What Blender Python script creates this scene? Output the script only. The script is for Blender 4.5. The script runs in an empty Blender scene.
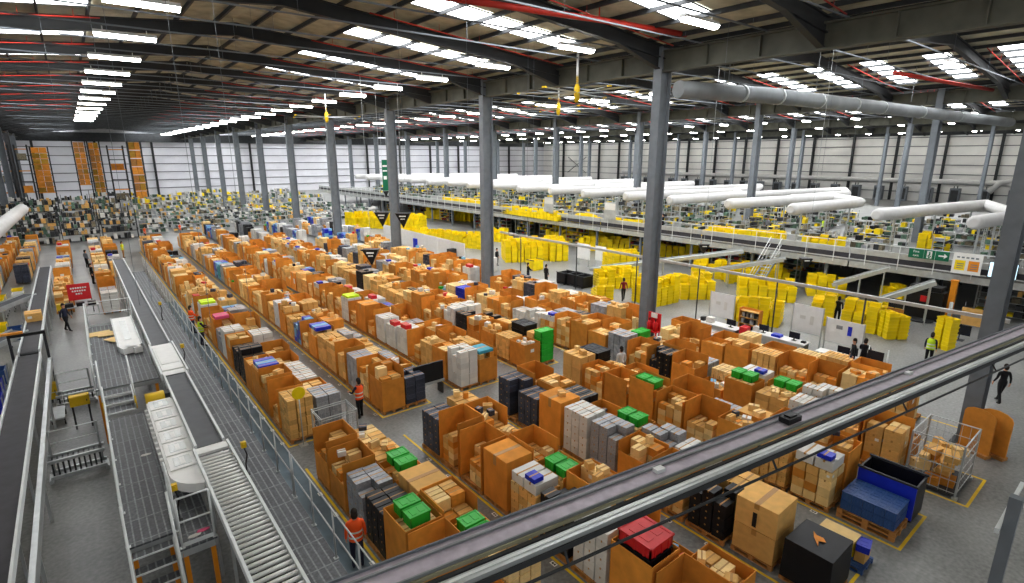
import bpy, bmesh, math, random
from mathutils import Vector, Matrix
SC = bpy.context.scene
COL = SC.collection
PI = math.pi
R = random.Random(7)

# ------------------------------------------------------------------ camera
H = 10.5
F = 540.8
PITCH, YAW = 0.2462, 0.6746
cy, sy, cp, sp = math.cos(YAW), math.sin(YAW), math.cos(PITCH), math.sin(PITCH)
FW = Vector((sy*cp, cy*cp, -sp)); RT = Vector((cy, -sy, 0)); UP = RT.cross(FW)
cam = bpy.data.cameras.new('camera'); co = bpy.data.objects.new('camera', cam); COL.objects.link(co)
cam.sensor_fit = 'HORIZONTAL'; cam.sensor_width = 36; cam.lens = F/1024*36; cam.clip_end = 600
co.location = (0, 0, H); co.rotation_euler = (PI/2-PITCH, 0, -YAW)
SC.camera = co

def proj(x, y, z):
    d = Vector((x, y, z-H)); w = d.dot(FW)
    if w < .5: return None
    return 512+F*d.dot(RT)/w, 291.5-F*d.dot(UP)/w, w
def ground(px, py, z=0.0):
    d = FW*F+RT*(px-512)+UP*(291.5-py); t = (z-H)/d.z
    return Vector((0, 0, H))+d*t
def inview(x, y, z, m=25):
    q = proj(x, y, z)
    return q is not None and -m < q[0] < 1024+m and -m < q[1] < 583+m

# ------------------------------------------------------------------ materials
def new_mat(name):
    m = bpy.data.materials.new(name); m.use_nodes = True
    nt = m.node_tree; b = nt.nodes['Principled BSDF']
    return m, nt, b
def N(nt, t, **k):
    n = nt.nodes.new(t)
    for a, v in k.items(): setattr(n, a, v)
    return n
def plain(name, c, rough=.6, metal=0, var=.12, scale=3.0, perobj=.0, spec=.3):
    """colour broken up by soft noise, with a little spread from object to object"""
    m, nt, b = new_mat(name)
    b.inputs['Roughness'].default_value = rough; b.inputs['Metallic'].default_value = metal
    b.inputs['Specular IOR Level'].default_value = spec
    tc = N(nt, 'ShaderNodeTexCoord'); no = N(nt, 'ShaderNodeTexNoise')
    no.inputs['Scale'].default_value = scale; no.inputs['Detail'].default_value = 4
    nt.links.new(tc.outputs['Object'], no.inputs['Vector'])
    mr = N(nt, 'ShaderNodeMapRange')
    mr.inputs[1].default_value = .3; mr.inputs[2].default_value = .7
    mr.inputs[3].default_value = 1-var; mr.inputs[4].default_value = 1+var
    nt.links.new(no.outputs[0], mr.inputs[0])
    val = mr.outputs[0]
    if perobj:
        oi = N(nt, 'ShaderNodeObjectInfo'); ge = N(nt, 'ShaderNodeNewGeometry')
        ad = N(nt, 'ShaderNodeMath', operation='ADD'); fr = N(nt, 'ShaderNodeMath', operation='FRACT')
        nt.links.new(oi.outputs['Random'], ad.inputs[0]); nt.links.new(ge.outputs['Random Per Island'], ad.inputs[1])
        nt.links.new(ad.outputs[0], fr.inputs[0])
        m2 = N(nt, 'ShaderNodeMapRange'); m2.inputs[3].default_value = 1-perobj; m2.inputs[4].default_value = 1+perobj
        nt.links.new(fr.outputs[0], m2.inputs[0])
        mu = N(nt, 'ShaderNodeMath', operation='MULTIPLY'); nt.links.new(val, mu.inputs[0]); nt.links.new(m2.outputs[0], mu.inputs[1])
        val = mu.outputs[0]
    vm = N(nt, 'ShaderNodeVectorMath', operation='SCALE'); vm.inputs[0].default_value = c[:3]
    nt.links.new(val, vm.inputs['Scale']); nt.links.new(vm.outputs[0], b.inputs['Base Color'])
    return m
def hexc(r, g, b):
    f = lambda v: (v/255/12.92) if v/255 <= .04045 else ((v/255+.055)/1.055)**2.4
    return (f(r), f(g), f(b))
def emit(name, c, s):
    m = bpy.data.materials.new(name); m.use_nodes = True
    nt = m.node_tree; nt.nodes.clear()
    e = N(nt, 'ShaderNodeEmission'); e.inputs[0].default_value = (*c, 1); e.inputs[1].default_value = s
    o = N(nt, 'ShaderNodeOutputMaterial'); nt.links.new(e.outputs[0], o.inputs[0])
    return m

M = {}
M['kraft'] = plain('kraft', hexc(222, 172, 98), .8, 0, .10, 4, .20)
M['kraft2'] = plain('kraft_pale', hexc(236, 202, 138), .8, 0, .08, 4, .16)
M['orange_board'] = plain('corrugated_board', hexc(212, 137, 50), .85, 0, .16, 2.5, .22)
M['tape'] = plain('parcel_tape', hexc(176, 128, 66), .45, 0, .05)
M['label'] = plain('paper_label', hexc(232, 230, 222), .7, 0, .03)
M['whitebox'] = plain('white_card', hexc(214, 212, 206), .7, 0, .06, 3, .12)
M['greybox'] = plain('grey_film_wrap', hexc(150, 152, 156), .35, 0, .25, 6, .15)
M['blackbox'] = plain('black_card', hexc(18, 18, 22), .5, 0, .2, 3, .3)
M['darkprint'] = plain('printed_dark_card', hexc(58, 62, 76), .5, 0, .35, 9, .3)
M['red'] = plain('red_plastic', hexc(206, 34, 40), .4, 0, .08)
M['green'] = plain('green_plastic', hexc(40, 178, 50), .4, 0, .08)
M['blue'] = plain('blue_plastic', hexc(28, 48, 190), .4, 0, .1)
M['bluedk'] = plain('blue_tray_plastic', hexc(52, 84, 140), .4, 0, .15, 5)
M['teal'] = plain('teal_card', hexc(64, 150, 170), .6, 0, .1)
M['skyblue'] = plain('light_blue_card', hexc(120, 178, 214), .6, 0, .12)
M['yellow'] = plain('yellow_tote_plastic', hexc(244, 214, 10), .45, 0, .10, 2, .10)
M['yellowp'] = plain('yellow_paint', hexc(226, 186, 30), .5, 0, .1)
M['orangep'] = plain('orange_paint', hexc(226, 140, 30), .5, 0, .1)
M['pink'] = plain('pink_card', hexc(214, 80, 120), .6, 0, .1)
M['wood'] = plain('pallet_wood', hexc(176, 122, 66), .85, 0, .25, 6, .1)
M['steel'] = plain('pillar_grey_paint', hexc(112, 118, 124), .55, 0, .12, 2)
M['steeldk'] = plain('dark_steel', hexc(52, 54, 56), .6, 0, .2, 2)
M['girder'] = plain('girder_olive_grey', hexc(86, 86, 76), .65, 0, .2, 1.2)
M['rafter'] = plain('rafter_dark_paint', hexc(44, 45, 46), .65, 0, .2, 1)
M['deckroof'] = plain('roof_liner', hexc(176, 171, 148), .75, 0, .22, 1.5)
M['galv'] = plain('galvanised_metal', hexc(186, 190, 190), .35, .5, .12, 3)
M['rail'] = plain('rail_white_paint', hexc(222, 226, 226), .4, 0, .06)
M['duct'] = plain('duct_metal', hexc(128, 132, 134), .55, .2, .2, .7)
M['white'] = plain('white_paint', hexc(232, 232, 230), .5, 0, .05)
M['fabric'] = plain('white_fabric_duct', hexc(204, 203, 202), .7, 0, .05, 2)
M['belt'] = plain('belt_rubber', hexc(84, 86, 90), .6, 0, .12, 3)
M['beltdk'] = plain('belt_rubber_dark', hexc(54, 53, 58), .6, 0, .2, 3)
M['black'] = plain('black_plastic', hexc(22, 22, 24), .45, 0, .15)
M['redpipe'] = plain('red_sprinkler_paint', hexc(176, 44, 32), .5, 0, .1)
M['screen'] = plain('dark_screen', hexc(28, 32, 44), .2, 0, .1)
M['bluefloor'] = plain('blue_floor_paint', hexc(96, 112, 122), .6, 0, .15, 2)
M['greensign'] = plain('green_sign', hexc(14, 104, 72), .5, 0, .05)
M['goods'] = plain('assorted_goods', hexc(120, 112, 92), .7, 0, .5, 6, .6)
M['goodsg'] = plain('green_grey_goods', hexc(80, 104, 88), .7, 0, .4, 6, .6)
M['skin'] = plain('skin', hexc(206, 150, 120), .55, 0, .05)
M['hair'] = plain('hair', hexc(40, 30, 24), .7, 0, .2)
M['navy'] = plain('navy_cloth', hexc(34, 38, 58), .85, 0, .15)
M['blackcloth'] = plain('black_cloth', hexc(24, 24, 27), .85, 0, .15)
M['greycloth'] = plain('grey_cloth', hexc(124, 126, 132), .85, 0, .15)
M['whitecloth'] = plain('white_cloth', hexc(222, 222, 222), .85, 0, .06)
M['redcloth'] = plain('red_cloth', hexc(132, 36, 40), .85, 0, .1)
M['hivis'] = plain('orange_hi_vis', hexc(255, 92, 30), .7, 0, .06)
M['hivisy'] = plain('yellow_hi_vis', hexc(206, 240, 40), .7, 0, .06)
M['reflect'] = plain('reflective_tape', hexc(226, 228, 220), .4, 0, .05)
M['lamp'] = emit('lamp_tube_glow', (1.0, .98, .94), 21.0)
M['skylight'] = emit('rooflight_daylight', (.96, .98, 1.0), 7.0)
M['screenlit'] = emit('lit_screen', (.55, .8, .95), 1.0)

def concrete():
    m, nt, b = new_mat('concrete_floor')
    tc = N(nt, 'ShaderNodeTexCoord')
    n1 = N(nt, 'ShaderNodeTexNoise'); n1.inputs['Scale'].default_value = .35; n1.inputs['Detail'].default_value = 6
    n2 = N(nt, 'ShaderNodeTexNoise'); n2.inputs['Scale'].default_value = 9; n2.inputs['Detail'].default_value = 5
    nt.links.new(tc.outputs['Object'], n1.inputs['Vector']); nt.links.new(tc.outputs['Object'], n2.inputs['Vector'])
    mx = N(nt, 'ShaderNodeMath', operation='ADD'); nt.links.new(n1.outputs[0], mx.inputs[0]); nt.links.new(n2.outputs[0], mx.inputs[1])
    cr = N(nt, 'ShaderNodeValToRGB')
    cr.color_ramp.elements[0].position = .36; cr.color_ramp.elements[0].color = (*hexc(99, 100, 99), 1)
    cr.color_ramp.elements[1].position = .66; cr.color_ramp.elements[1].color = (*hexc(142, 142, 139), 1)
    ml = N(nt, 'ShaderNodeMath', operation='MULTIPLY'); ml.inputs[1].default_value = .5
    nt.links.new(mx.outputs[0], ml.inputs[0]); nt.links.new(ml.outputs[0], cr.inputs[0]); nt.links.new(cr.outputs[0], b.inputs['Base Color'])
    b.inputs['Roughness'].default_value = .38; b.inputs['Specular IOR Level'].default_value = .4
    return m
M['concrete'] = concrete()
def grating():
    m, nt, b = new_mat('steel_grating')
    tc = N(nt, 'ShaderNodeTexCoord')
    br = N(nt, 'ShaderNodeTexBrick'); br.offset = 0
    br.inputs['Scale'].default_value = 1; br.inputs['Brick Width'].default_value = .95; br.inputs['Row Height'].default_value = .16
    br.inputs['Mortar Size'].default_value = .02; br.inputs['Mortar Smooth'].default_value = .3
    br.inputs['Color1'].default_value = (*hexc(72, 74, 79), 1); br.inputs['Color2'].default_value = (*hexc(88, 90, 94), 1)
    br.inputs['Mortar'].default_value = (*hexc(124, 128, 130), 1)
    mp = N(nt, 'ShaderNodeMapping'); mp.inputs['Rotation'].default_value = (0, 0, PI/2)
    nt.links.new(tc.outputs['Object'], mp.inputs[0]); nt.links.new(mp.outputs[0], br.inputs['Vector'])
    ck = N(nt, 'ShaderNodeTexNoise'); ck.inputs['Scale'].default_value = 14; ck.inputs['Detail'].default_value = 3
    nt.links.new(tc.outputs['Object'], ck.inputs['Vector'])
    mr = N(nt, 'ShaderNodeMapRange'); mr.inputs[1].default_value = .3; mr.inputs[2].default_value = .7
    mr.inputs[3].default_value = .65; mr.inputs[4].default_value = 1.3; nt.links.new(ck.outputs[0], mr.inputs[0])
    vm = N(nt, 'ShaderNodeVectorMath', operation='SCALE'); nt.links.new(br.outputs[0], vm.inputs[0]); nt.links.new(mr.outputs[0], vm.inputs['Scale'])
    nt.links.new(vm.outputs[0], b.inputs['Base Color']); b.inputs['Roughness'].default_value = .6
    return m
M['grating'] = grating()
def cladding(name, c):
    m, nt, b = new_mat(name)
    tc = N(nt, 'ShaderNodeTexCoord')
    wv = N(nt, 'ShaderNodeTexNoise'); wv.inputs['Scale'].default_value = .25; wv.inputs['Detail'].default_value = 5
    nt.links.new(tc.outputs['Object'], wv.inputs['Vector'])
    cr = N(nt, 'ShaderNodeValToRGB'); cr.color_ramp.elements[0].position = .3; cr.color_ramp.elements[1].position = .7
    cr.color_ramp.elements[0].color = (c[0]*.86, c[1]*.86, c[2]*.87, 1); cr.color_ramp.elements[1].color = (*c, 1)
    nt.links.new(wv.outputs[0], cr.inputs[0]); nt.links.new(cr.outputs[0], b.inputs['Base Color'])
    b.inputs['Roughness'].default_value = .5
    return m
M['wall'] = cladding('wall_liner_cladding', hexc(228, 228, 234))
M['wallr'] = cladding('wall_liner_cladding_warm', hexc(248, 247, 242))
M['girt'] = plain('girt_grey', hexc(96, 98, 102), .6, 0, .1)

# ------------------------------------------------------------------ mesh builder
class MB:
    def __init__(s): s.v = []; s.f = []; s.m = []; s.sm = []
    def quad(s, a, b, c, d, m=0):
        i = len(s.v); s.v += [a, b, c, d]; s.f.append((i, i+1, i+2, i+3)); s.m.append(m); s.sm.append(False)
    def hexa(s, p, m=0, mt=None):
        """p: 8 corners, bottom 0-3 counter-clockwise then top 4-7"""
        i = len(s.v); s.v += [tuple(q) for q in p]
        for k, q in enumerate(((3, 2, 1, 0), (4, 5, 6, 7), (0, 1, 5, 4), (1, 2, 6, 5), (2, 3, 7, 6), (3, 0, 4, 7))):
            s.f.append(tuple(i+j for j in q)); s.m.append(mt if (k == 1 and mt is not None) else m); s.sm.append(False)
        return s
    def box(s, x0, x1, y0, y1, z0, z1, m=0, mt=None):
        return s.hexa(((x0, y0, z0), (x1, y0, z0), (x1, y1, z0), (x0, y1, z0), (x0, y0, z1), (x1, y0, z1), (x1, y1, z1), (x0, y1, z1)), m, mt)
    def obox(s, c, size, rz=0, m=0, rx=0, ry=0):
        T = Matrix.Translation(c) @ Matrix.Rotation(rz, 4, 'Z') @ Matrix.Rotation(ry, 4, 'Y') @ Matrix.Rotation(rx, 4, 'X')
        a, b, d = size[0]/2, size[1]/2, size[2]/2
        return s.hexa([T @ Vector(q) for q in ((-a, -b, -d), (a, -b, -d), (a, b, -d), (-a, b, -d), (-a, -b, d), (a, -b, d), (a, b, d), (-a, b, d))], m)
    def bar(s, p, q, w, h, m=0):
        """rectangular bar from p to q, w across (horizontal), h tall"""
        p, q = Vector(p), Vector(q); d = (q-p).normalized()
        u = Vector((0, 0, 1)) if abs(d.z) < .95 else Vector((0, 1, 0))
        a = d.cross(u).normalized(); b = a.cross(d)
        a *= w/2; b *= h/2
        return s.hexa([p-a-b, p+a-b, q+a-b, q-a-b, p-a+b, p+a+b, q+a+b, q-a+b], m)
    def tube(s, pts, r, n=8, m=0, cap=True):
        pts = [Vector(p) for p in pts]; rs = r if isinstance(r, (list, tuple)) else [r]*len(pts)
        i0 = len(s.v); pa = None
        for k, p in enumerate(pts):
            d = (pts[min(k+1, len(pts)-1)]-pts[max(k-1, 0)]).normalized()
            if pa is None:
                u = Vector((0, 0, 1)) if abs(d.z) < .9 else Vector((1, 0, 0))
                pa = d.cross(u).normalized()
            else:
                pa = (pa-d*pa.dot(d)).normalized()
            pb = d.cross(pa)
            for j in range(n):
                t = 2*PI*j/n; s.v.append(tuple(p+pa*rs[k]*math.cos(t)+pb*rs[k]*math.sin(t)))
        for k in range(len(pts)-1):
            for j in range(n):
                a = i0+k*n+j; b = i0+k*n+(j+1) % n
                s.f.append((a, b, b+n, a+n)); s.m.append(m); s.sm.append(n > 5)
        if cap:
            s.f.append(tuple(i0+j for j in range(n))[::-1]); s.m.append(m); s.sm.append(False)
            s.f.append(tuple(i0+(len(pts)-1)*n+j for j in range(n))); s.m.append(m); s.sm.append(False)
        return s
    def prism(s, poly, z0, z1, m=0):
        n = len(poly); i = len(s.v)
        s.v += [(x, y, z0) for x, y in poly]+[(x, y, z1) for x, y in poly]
        s.f.append(tuple(i+j for j in range(n))[::-1]); s.f.append(tuple(i+n+j for j in range(n))); s.m += [m, m]; s.sm += [False]*2
        for j in range(n):
            k = (j+1) % n; s.f.append((i+j, i+k, i+n+k, i+n+j)); s.m.append(m); s.sm.append(False)
        return s
    def loft(s, rings, m=0, cap=True):
        n = len(rings[0]); i = len(s.v)
        for r in rings: s.v += [tuple(q) for q in r]
        for k in range(len(rings)-1):
            for j in range(n):
                a = i+k*n+j; b = i+k*n+(j+1) % n
                s.f.append((a, b, b+n, a+n)); s.m.append(m); s.sm.append(True)
        if cap:
            s.f.append(tuple(i+j for j in range(n))[::-1]); s.f.append(tuple(i+(len(rings)-1)*n+j for j in range(n))); s.m += [m, m]; s.sm += [True]*2
        return s
    def mesh(s, name, mats, off=None):
        me = bpy.data.meshes.new(name)
        v = s.v if off is None else [(a-off[0], b-off[1], c-off[2]) for a, b, c in s.v]
        me.from_pydata(v, [], s.f)
        for k in mats: me.materials.append(M[k])
        if len(mats) > 1: me.polygons.foreach_set('material_index', s.m)
        me.polygons.foreach_set('use_smooth', s.sm)
        me.update(); return me
    def build(s, name, mats, parent=None, at=None, label=None):
        if isinstance(mats, str): mats = (mats,)
        o = bpy.data.objects.new(name, s.mesh(name, mats, at)); COL.objects.link(o)
        if parent is not None: o.parent = parent
        elif at is not None: o.location = at
        if label: o['label'] = label
        return o

def tag(o, label, cat, group=None, kind=None):
    o['label'] = label; o['category'] = cat
    if group: o['group'] = group
    if kind: o['kind'] = kind
    return o
def struct(o, label=None):
    o['kind'] = 'structure'
    if label: o['label'] = label
    return o
def empty(name, loc, label, cat, rz=0, group=None):
    o = bpy.data.objects.new(name, None); COL.objects.link(o); o.location = loc; o.rotation_euler = (0, 0, rz)
    o.empty_display_size = .2
    return tag(o, label, cat, group)
def link(name, me, parent=None, loc=None, rz=0, scale=None):
    o = bpy.data.objects.new(name, me); COL.objects.link(o)
    if parent is not None: o.parent = parent
    if loc is not None: o.location = loc
    if rz: o.rotation_euler = (0, 0, rz)
    if scale: o.scale = scale
    return o
ORD = ['zeroth', 'first', 'second', 'third', 'fourth', 'fifth', 'sixth', 'seventh', 'eighth', 'ninth', 'tenth', 'eleventh', 'twelfth', 'thirteenth',
       'fourteenth', 'fifteenth', 'sixteenth', 'seventeenth', 'eighteenth', 'nineteenth', 'twentieth']
TENS = {20: 'twenty', 30: 'thirty', 40: 'forty', 50: 'fifty', 60: 'sixty', 70: 'seventy', 80: 'eighty', 90: 'ninety'}
def ordn(n):
    if n <= 20: return ORD[n]
    if n >= 100: return 'hundred-and-'+ordn(n-100) if n > 100 else 'hundredth'
    t, u = n//10*10, n % 10
    return TENS[t][:-1]+'ieth' if u == 0 else TENS[t]+'-'+ORD[u]

# ------------------------------------------------------------------ building shell
YF, XR = 175.0, 157.0            # far wall, side wall
ZV, ZR = 16.2, 17.7              # valley and ridge of the roof
def zroof(x):
    t = ((x-25) % 33.4)/33.4
    return ZV+(ZR-ZV)*(1-abs(2*t-1))
b = MB(); b.box(-42, XR+.4, -14, YF+.4, -.3, 0); struct(b.build('floor', 'concrete'), 'grey concrete warehouse floor')
b = MB(); b.box(-42, XR+.4, YF, YF+.3, 0, 18); struct(b.build('wall_far', 'wall'), 'white clad far wall of the hall')
b = MB(); b.box(XR, XR+.3, -14, YF, 0, 18); struct(b.build('wall_side', 'wallr'), 'white clad long side wall of the hall')
# roof liner, one folded sheet
b = MB()
xs = [-41.8, -25.1, -8.4, 8.3, 25, 41.7, 58.4, 75.1, 91.8, 108.5, 125.2, 141.9, 157.2]
for a, c in zip(xs, xs[1:]):
    za, zc = zroof(a), zroof(c)
    b.hexa(((a, -14, za), (c, -14, zc), (c, YF+.3, zc), (a, YF+.3, za), (a, -14, za+.15), (c, -14, zc+.15), (c, YF+.3, zc+.15), (a, YF+.3, za+.15)))
struct(b.build('ceiling', 'deckroof'), 'dull olive roof liner above dark purlins')
BAY = 7.875
RY = [2.9+BAY*i for i in range(0, 22)]
nwin = 0
def seen_line(p, q, m=20, n=6):
    return any(inview(*(Vector(p).lerp(Vector(q), k/n)), m) for k in range(n+1))
# rafters, haunched at the valleys
for yy in RY:
    for a, c in zip(xs, xs[1:]):
        za, zc = zroof(a)-.22, zroof(c)-.22
        if not seen_line((a, yy, za), (c, yy, zc)): continue
        b = MB(); hh = .62
        b.bar((a, yy, za-hh/2), (c, yy, zc-hh/2), .06, hh)
        b.bar((a, yy, za-.02), (c, yy, zc-.02), .3, .05); b.bar((a, yy, za-hh), (c, yy, zc-hh), .3, .05)
        lo, hi = (a, c) if za < zc else (c, a)
        e = lo+(hi-lo)*.22; zl, ze = zroof(lo)-.22-hh, zroof(e)-.22-hh
        b.hexa(((lo, yy-.03, zl-.62), (lo, yy+.03, zl-.62), (e, yy+.03, ze), (e, yy-.03, ze), (lo, yy-.03, zl), (lo, yy+.03, zl), (e, yy+.03, ze+.01), (e, yy-.03, ze+.01)))
        b.bar((lo, yy, zl-.62), (e, yy, ze), .3, .05)
        struct(b.build('roof_beam', 'rafter'))
# purlins run the length of the hall, one object each
for a, c in zip(xs, xs[1:]):
    for k in range(9):
        x = a+(c-a)*(k+.5)/9; z = zroof(x)-.11
        ys = [y for y in range(2, 175, 3) if inview(x, y, z, 30)]
        if not ys: continue
        b = MB(); b.box(x-.05, x+.05, max(ys[0]-3, 0), min(ys[-1]+3, YF), z-.1, z+.1); struct(b.build('roof_beam', 'steeldk'))
# rooflights (lit by the sky outside), seen between purlins
def rooflight(x0, x1, y0, w):
    global nwin
    z0, z1 = zroof(x0)-.02, zroof(x1)-.02
    if not seen_line((x0, y0, z0), (x1, y0+w, z1), 10): return
    nwin += 1
    b = MB()
    b.hexa(((x0, y0, z0-.02), (x1, y0, z1-.02), (x1, y0+w, z1-.02), (x0, y0+w, z0-.02), (x0, y0, z0), (x1, y0, z1), (x1, y0+w, z1), (x0, y0+w, z0)))
    o = struct(b.build('window_%d' % nwin, 'skylight'), 'bright translucent rooflight panel between purlins')
    f = MB()
    for t in (0, w): f.bar((x0, y0+t, z0-.03), (x1, y0+t, z1-.03), .06, .05)
    f.build('window_frame', 'steeldk', o)
for k in range(-1, 4):
    o = 33.4*k
    for yy in RY:
        if k <= 0:
            rooflight(o+12.9, o+22.3, yy+3.5, 1.8); rooflight(o-6.6, o+1.9, yy+5.2, 1.3)
        else:
            for q in (1.4, 5.3):
                rooflight(o+12.9, o+22.3, yy+q, 1.5); rooflight(o-5.2, o+3.9, yy+q, 1.5)
# columns
def ishape(cx, cyy, dx, dy, tf, tw):
    x0, x1, y0, y1 = cx-dx/2, cx+dx/2, cyy-dy/2, cyy+dy/2
    return [(x0, y0), (x0+tf, y0), (x0+tf, cyy-tw/2), (x1-tf, cyy-tw/2), (x1-tf, y0), (x1, y0), (x1, y1), (x1-tf, y1), (x1-tf, cyy+tw/2), (x0+tf, cyy+tw/2), (x0+tf, y1), (x0, y1)]
PILL = []
for X, y0, n in ((25.0, 2.9, 11), (58.4, 15.0, 10), (91.8, 10.8, 10), (-8.4, 65.9, 7), (125.2, 24, 9)):
    for i in range(n):
        Y = y0+15.75*i+(.8 if X == 25.0 and i == 0 else 0)
        if Y > 172 or not any(inview(X, Y, z, 30) for z in (1, 6, 12)): continue
        b = MB(); b.prism(ishape(X, Y, .9, .5, .06, .1), .05, zroof(X)-.3)
        o = struct(b.build('pillar', 'steel', None, (X, Y, 0)), 'grey steel column')
        p = MB(); p.box(X-.6, X+.6, Y-.4, Y+.4, 0, .05); p.build('base_plate', 'steeldk', o, (X, Y, 0))
        PILL.append((X, Y))
# valley girders along the column rows
for X in (-8.4, 25.0, 58.4, 91.8, 125.2):
    for i in range(-1, 11):
        y0, y1 = 2.9+15.75*i, 2.9+15.75*(i+1)
        if not seen_line((X, y0, 15), (X, y1, 15)): continue
        b = MB(); y1 = min(y1, YF)
        b.box(X-.04, X+.04, y0, y1, 14.75, 15.7); b.box(X-.25, X+.25, y0, y1, 14.70, 14.77); b.box(X-.25, X+.25, y0, y1, 15.68, 15.75)
        for q in range(1, 6):
            yy = y0+(y1-y0)*q/6; b.box(X-.22, X+.22, yy-.02, yy+.02, 14.77, 15.68)
        struct(b.build('roof_beam', 'girder'))
# dark eaves lining above the cladding
b = MB(); b.box(-42, XR-.7, YF-.9, YF-.85, 13.9, 16.1); struct(b.build('wall_far_eaves', 'steeldk'), 'dark eaves lining above the far wall')
b = MB(); b.box(XR-.95, XR-.9, 2, YF-.9, 15.0, 16.1); struct(b.build('wall_side_eaves', 'steeldk'), 'dark eaves lining above the side wall')
# wall framing: dark rails and posts standing proud of the cladding
for k, z in enumerate((2.1, 4.2, 6.3, 8.4, 10.5, 12.6, 14.6)):
    b = MB(); b.box(-42, XR, YF-.16, YF-.02, z-.09, z+.09); struct(b.build('trim_%d' % (k+1), 'girt'), 'dark cladding rail across the far wall')
    b = MB(); b.box(XR-.16, XR-.02, 2, YF-.2, z-.08, z+.08); struct(b.build('trim_%d' % (k+21), 'girt'), 'dark cladding rail along the side wall')
for x in list(range(-18, 150, 12)):
    b = MB(); b.prism(ishape(x, YF-.55, .5, .6, .06, .08), 0, 16); struct(b.build('pillar', 'steeldk'))
for y in [28+9.6*i for i in range(15)]:
    b = MB(); b.prism(ishape(XR-.55, y, .7, .45, .06, .08), 0, 16); struct(b.build('pillar', 'steeldk'))
for k in range(2):                                                   # corner bracing
    b = MB(); y0 = 150
    b.bar((XR-.3, y0, 4 if k else 10), (XR-.3, y0+10, 10 if k else 4), .15, .15); struct(b.build('beam', 'steeldk'))

# ------------------------------------------------------------------ lamps and roof services
ZL = 15.56
def ceiling_lamp_mesh():
    h = MB(); L = 2.3
    h.hexa(((-L/2, -.2, .0), (L/2, -.2, 0), (L/2, .2, 0), (-L/2, .2, 0), (-L/2, -.12, .14), (L/2, -.12, .14), (L/2, .12, .14), (-L/2, .12, .14)))
    for x in (-.8, .8): h.tube([(x, 0, .14), (x, 0, .3)], .02, 6)
    t = MB(); t.hexa(((-L/2+.04, -.1, -.13), (L/2-.04, -.1, -.13), (L/2-.04, .1, -.13), (-L/2+.04, .1, -.13), (-L/2+.03, -.18, 0), (L/2-.03, -.18, 0), (L/2-.03, .18, 0), (-L/2+.03, .18, 0)))
    return h.mesh('lamp_housing', ['white']), t.mesh('lamp_diffuser', ['lamp'])
LH, LT = ceiling_lamp_mesh()
def clearY(Y):
    """keep trunking runs clear of the rafters and the sprinkler pipes"""
    for yy in RY:
        for c in (yy, yy+6.9):
            if abs(Y-c) < .32: return c+(.32 if Y >= c else -.32)
    return Y
rows = [(2.82, 30.5-6.74*6), (20.1, 13.4-6.74*3), (40.2, 10.0-6.74*3), (62.5, 13.4-3.37), (88.0, 12), (112, 13.4), (136, 12), (147, 10), (152, 12), (-15.0, 30.5-6.74*6)]  # the two rows closest to the side wall are added to brighten its cladding
for r, (X, y0) in enumerate(rows):
    for i in range(26):
        Y = y0+6.74*i
        Y = clearY(Y)
        if r == 0 and Y > 108: continue
        if Y > 172 or not (inview(X, Y, ZL, 40) or (Y < 45 and X < 60)): continue
        o = empty('ceiling_lamp', (X, Y, ZL), 'white strip lamp, %s from the near end of the %s lamp row' % (ordn(i+1), ordn(r+1)), 'lamp', 0, 'strip lamps under the roof')
        link('housing', LH, o); link('diffuser', LT, o)
# lighting trunking across the hall
for i in range(48):
    Y = clearY(10.0+3.37*i)
    if Y > 172: break
    b = MB(); b.box(-12, 100, Y-.03, Y+.03, ZL+.3, ZL+.36)
    for x in range(-8, 100, 8):
        if inview(x, Y, ZL+1, 20): b.tube([(x, Y, ZL+.36), (x, Y, zroof(x)-.05)], .008, 4)
    tag(b.build('lighting_trunking', 'steel'), 'thin pale trunking spanning the hall under the roof, %s from near end' % ordn(i+1), 'trunking', 'trunking runs under the roof')
# sprinkler pipes
n = 0
for k in range(0, 3):
    for i, yy in enumerate(RY):
        for (xa, xb) in ((12.0, 24.4), (-7.5, 2.2)):
            x0, x1 = xa+33.4*k, xb+33.4*k; y = yy+6.9
            p, q = (x0, y, zroof(x0)-.45), (x1, y, zroof(x1)-.45)
            if y > 170 or not seen_line(p, q, 0): continue
            n += 1
            b = MB(); b.tube([p, q], .03, 6)
            for t in range(5):
                f = Vector(p).lerp(Vector(q), (t+.5)/5); b.tube([f, f+Vector((0, 0, .35))], .012, 4)
            tag(b.build('sprinkler_pipe', 'redpipe'), 'thin red sprinkler pipe below the roof slope, %s of its kind from the near end' % ordn(n), 'pipe', 'thin red sprinkler pipes')
b = MB(); b.tube([(11.5, 18.9, 16.2), (18.9, 17.6, 16.2), (24.4, 17.0, 16.2)], .125, 10); b.tube([(18.9, 17.6, 16.2), (18.9, 17.6, 16.9)], .03, 5)
tag(b.build('sprinkler_main', 'redpipe'), 'thick red sprinkler main under the roof beside the big pillar', 'pipe')
b = MB(); b.tube([(41, 13.2, 15.5), (52, 12.2, 15.5), (57.6, 11.6, 15.5)], .125, 10)
tag(b.build('sprinkler_main', 'redpipe'), 'thick red sprinkler main meeting the second pillar row', 'pipe')
# round ducts
b = MB(); b.tube([(24.6, 17.35, 13.75), (32, 15.9, 13.75), (45, 15.0, 13.75), (75, 13.2, 13.75)], .43, 16)
for x, y in ((28, 16.65), (36, 15.6), (50, 14.7)):
    b.tube([(x, y, 14.4), (x, y, zroof(x)-.1)], .02, 5)
o = tag(b.build('air_duct', 'duct'), 'large round metal duct crossing under the roof behind the big pillar', 'duct')
rb = MB()
for x, y in ((29, 16.45), (32, 15.9), (36.5, 15.6), (41, 15.28), (45, 15), (52, 14.58), (60, 14.1)):
    rb.tube([(x-.08, y, 13.75), (x+.08, y, 13.75)], .46, 16)
rb.build('duct_flange', 'galv', o)
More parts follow.
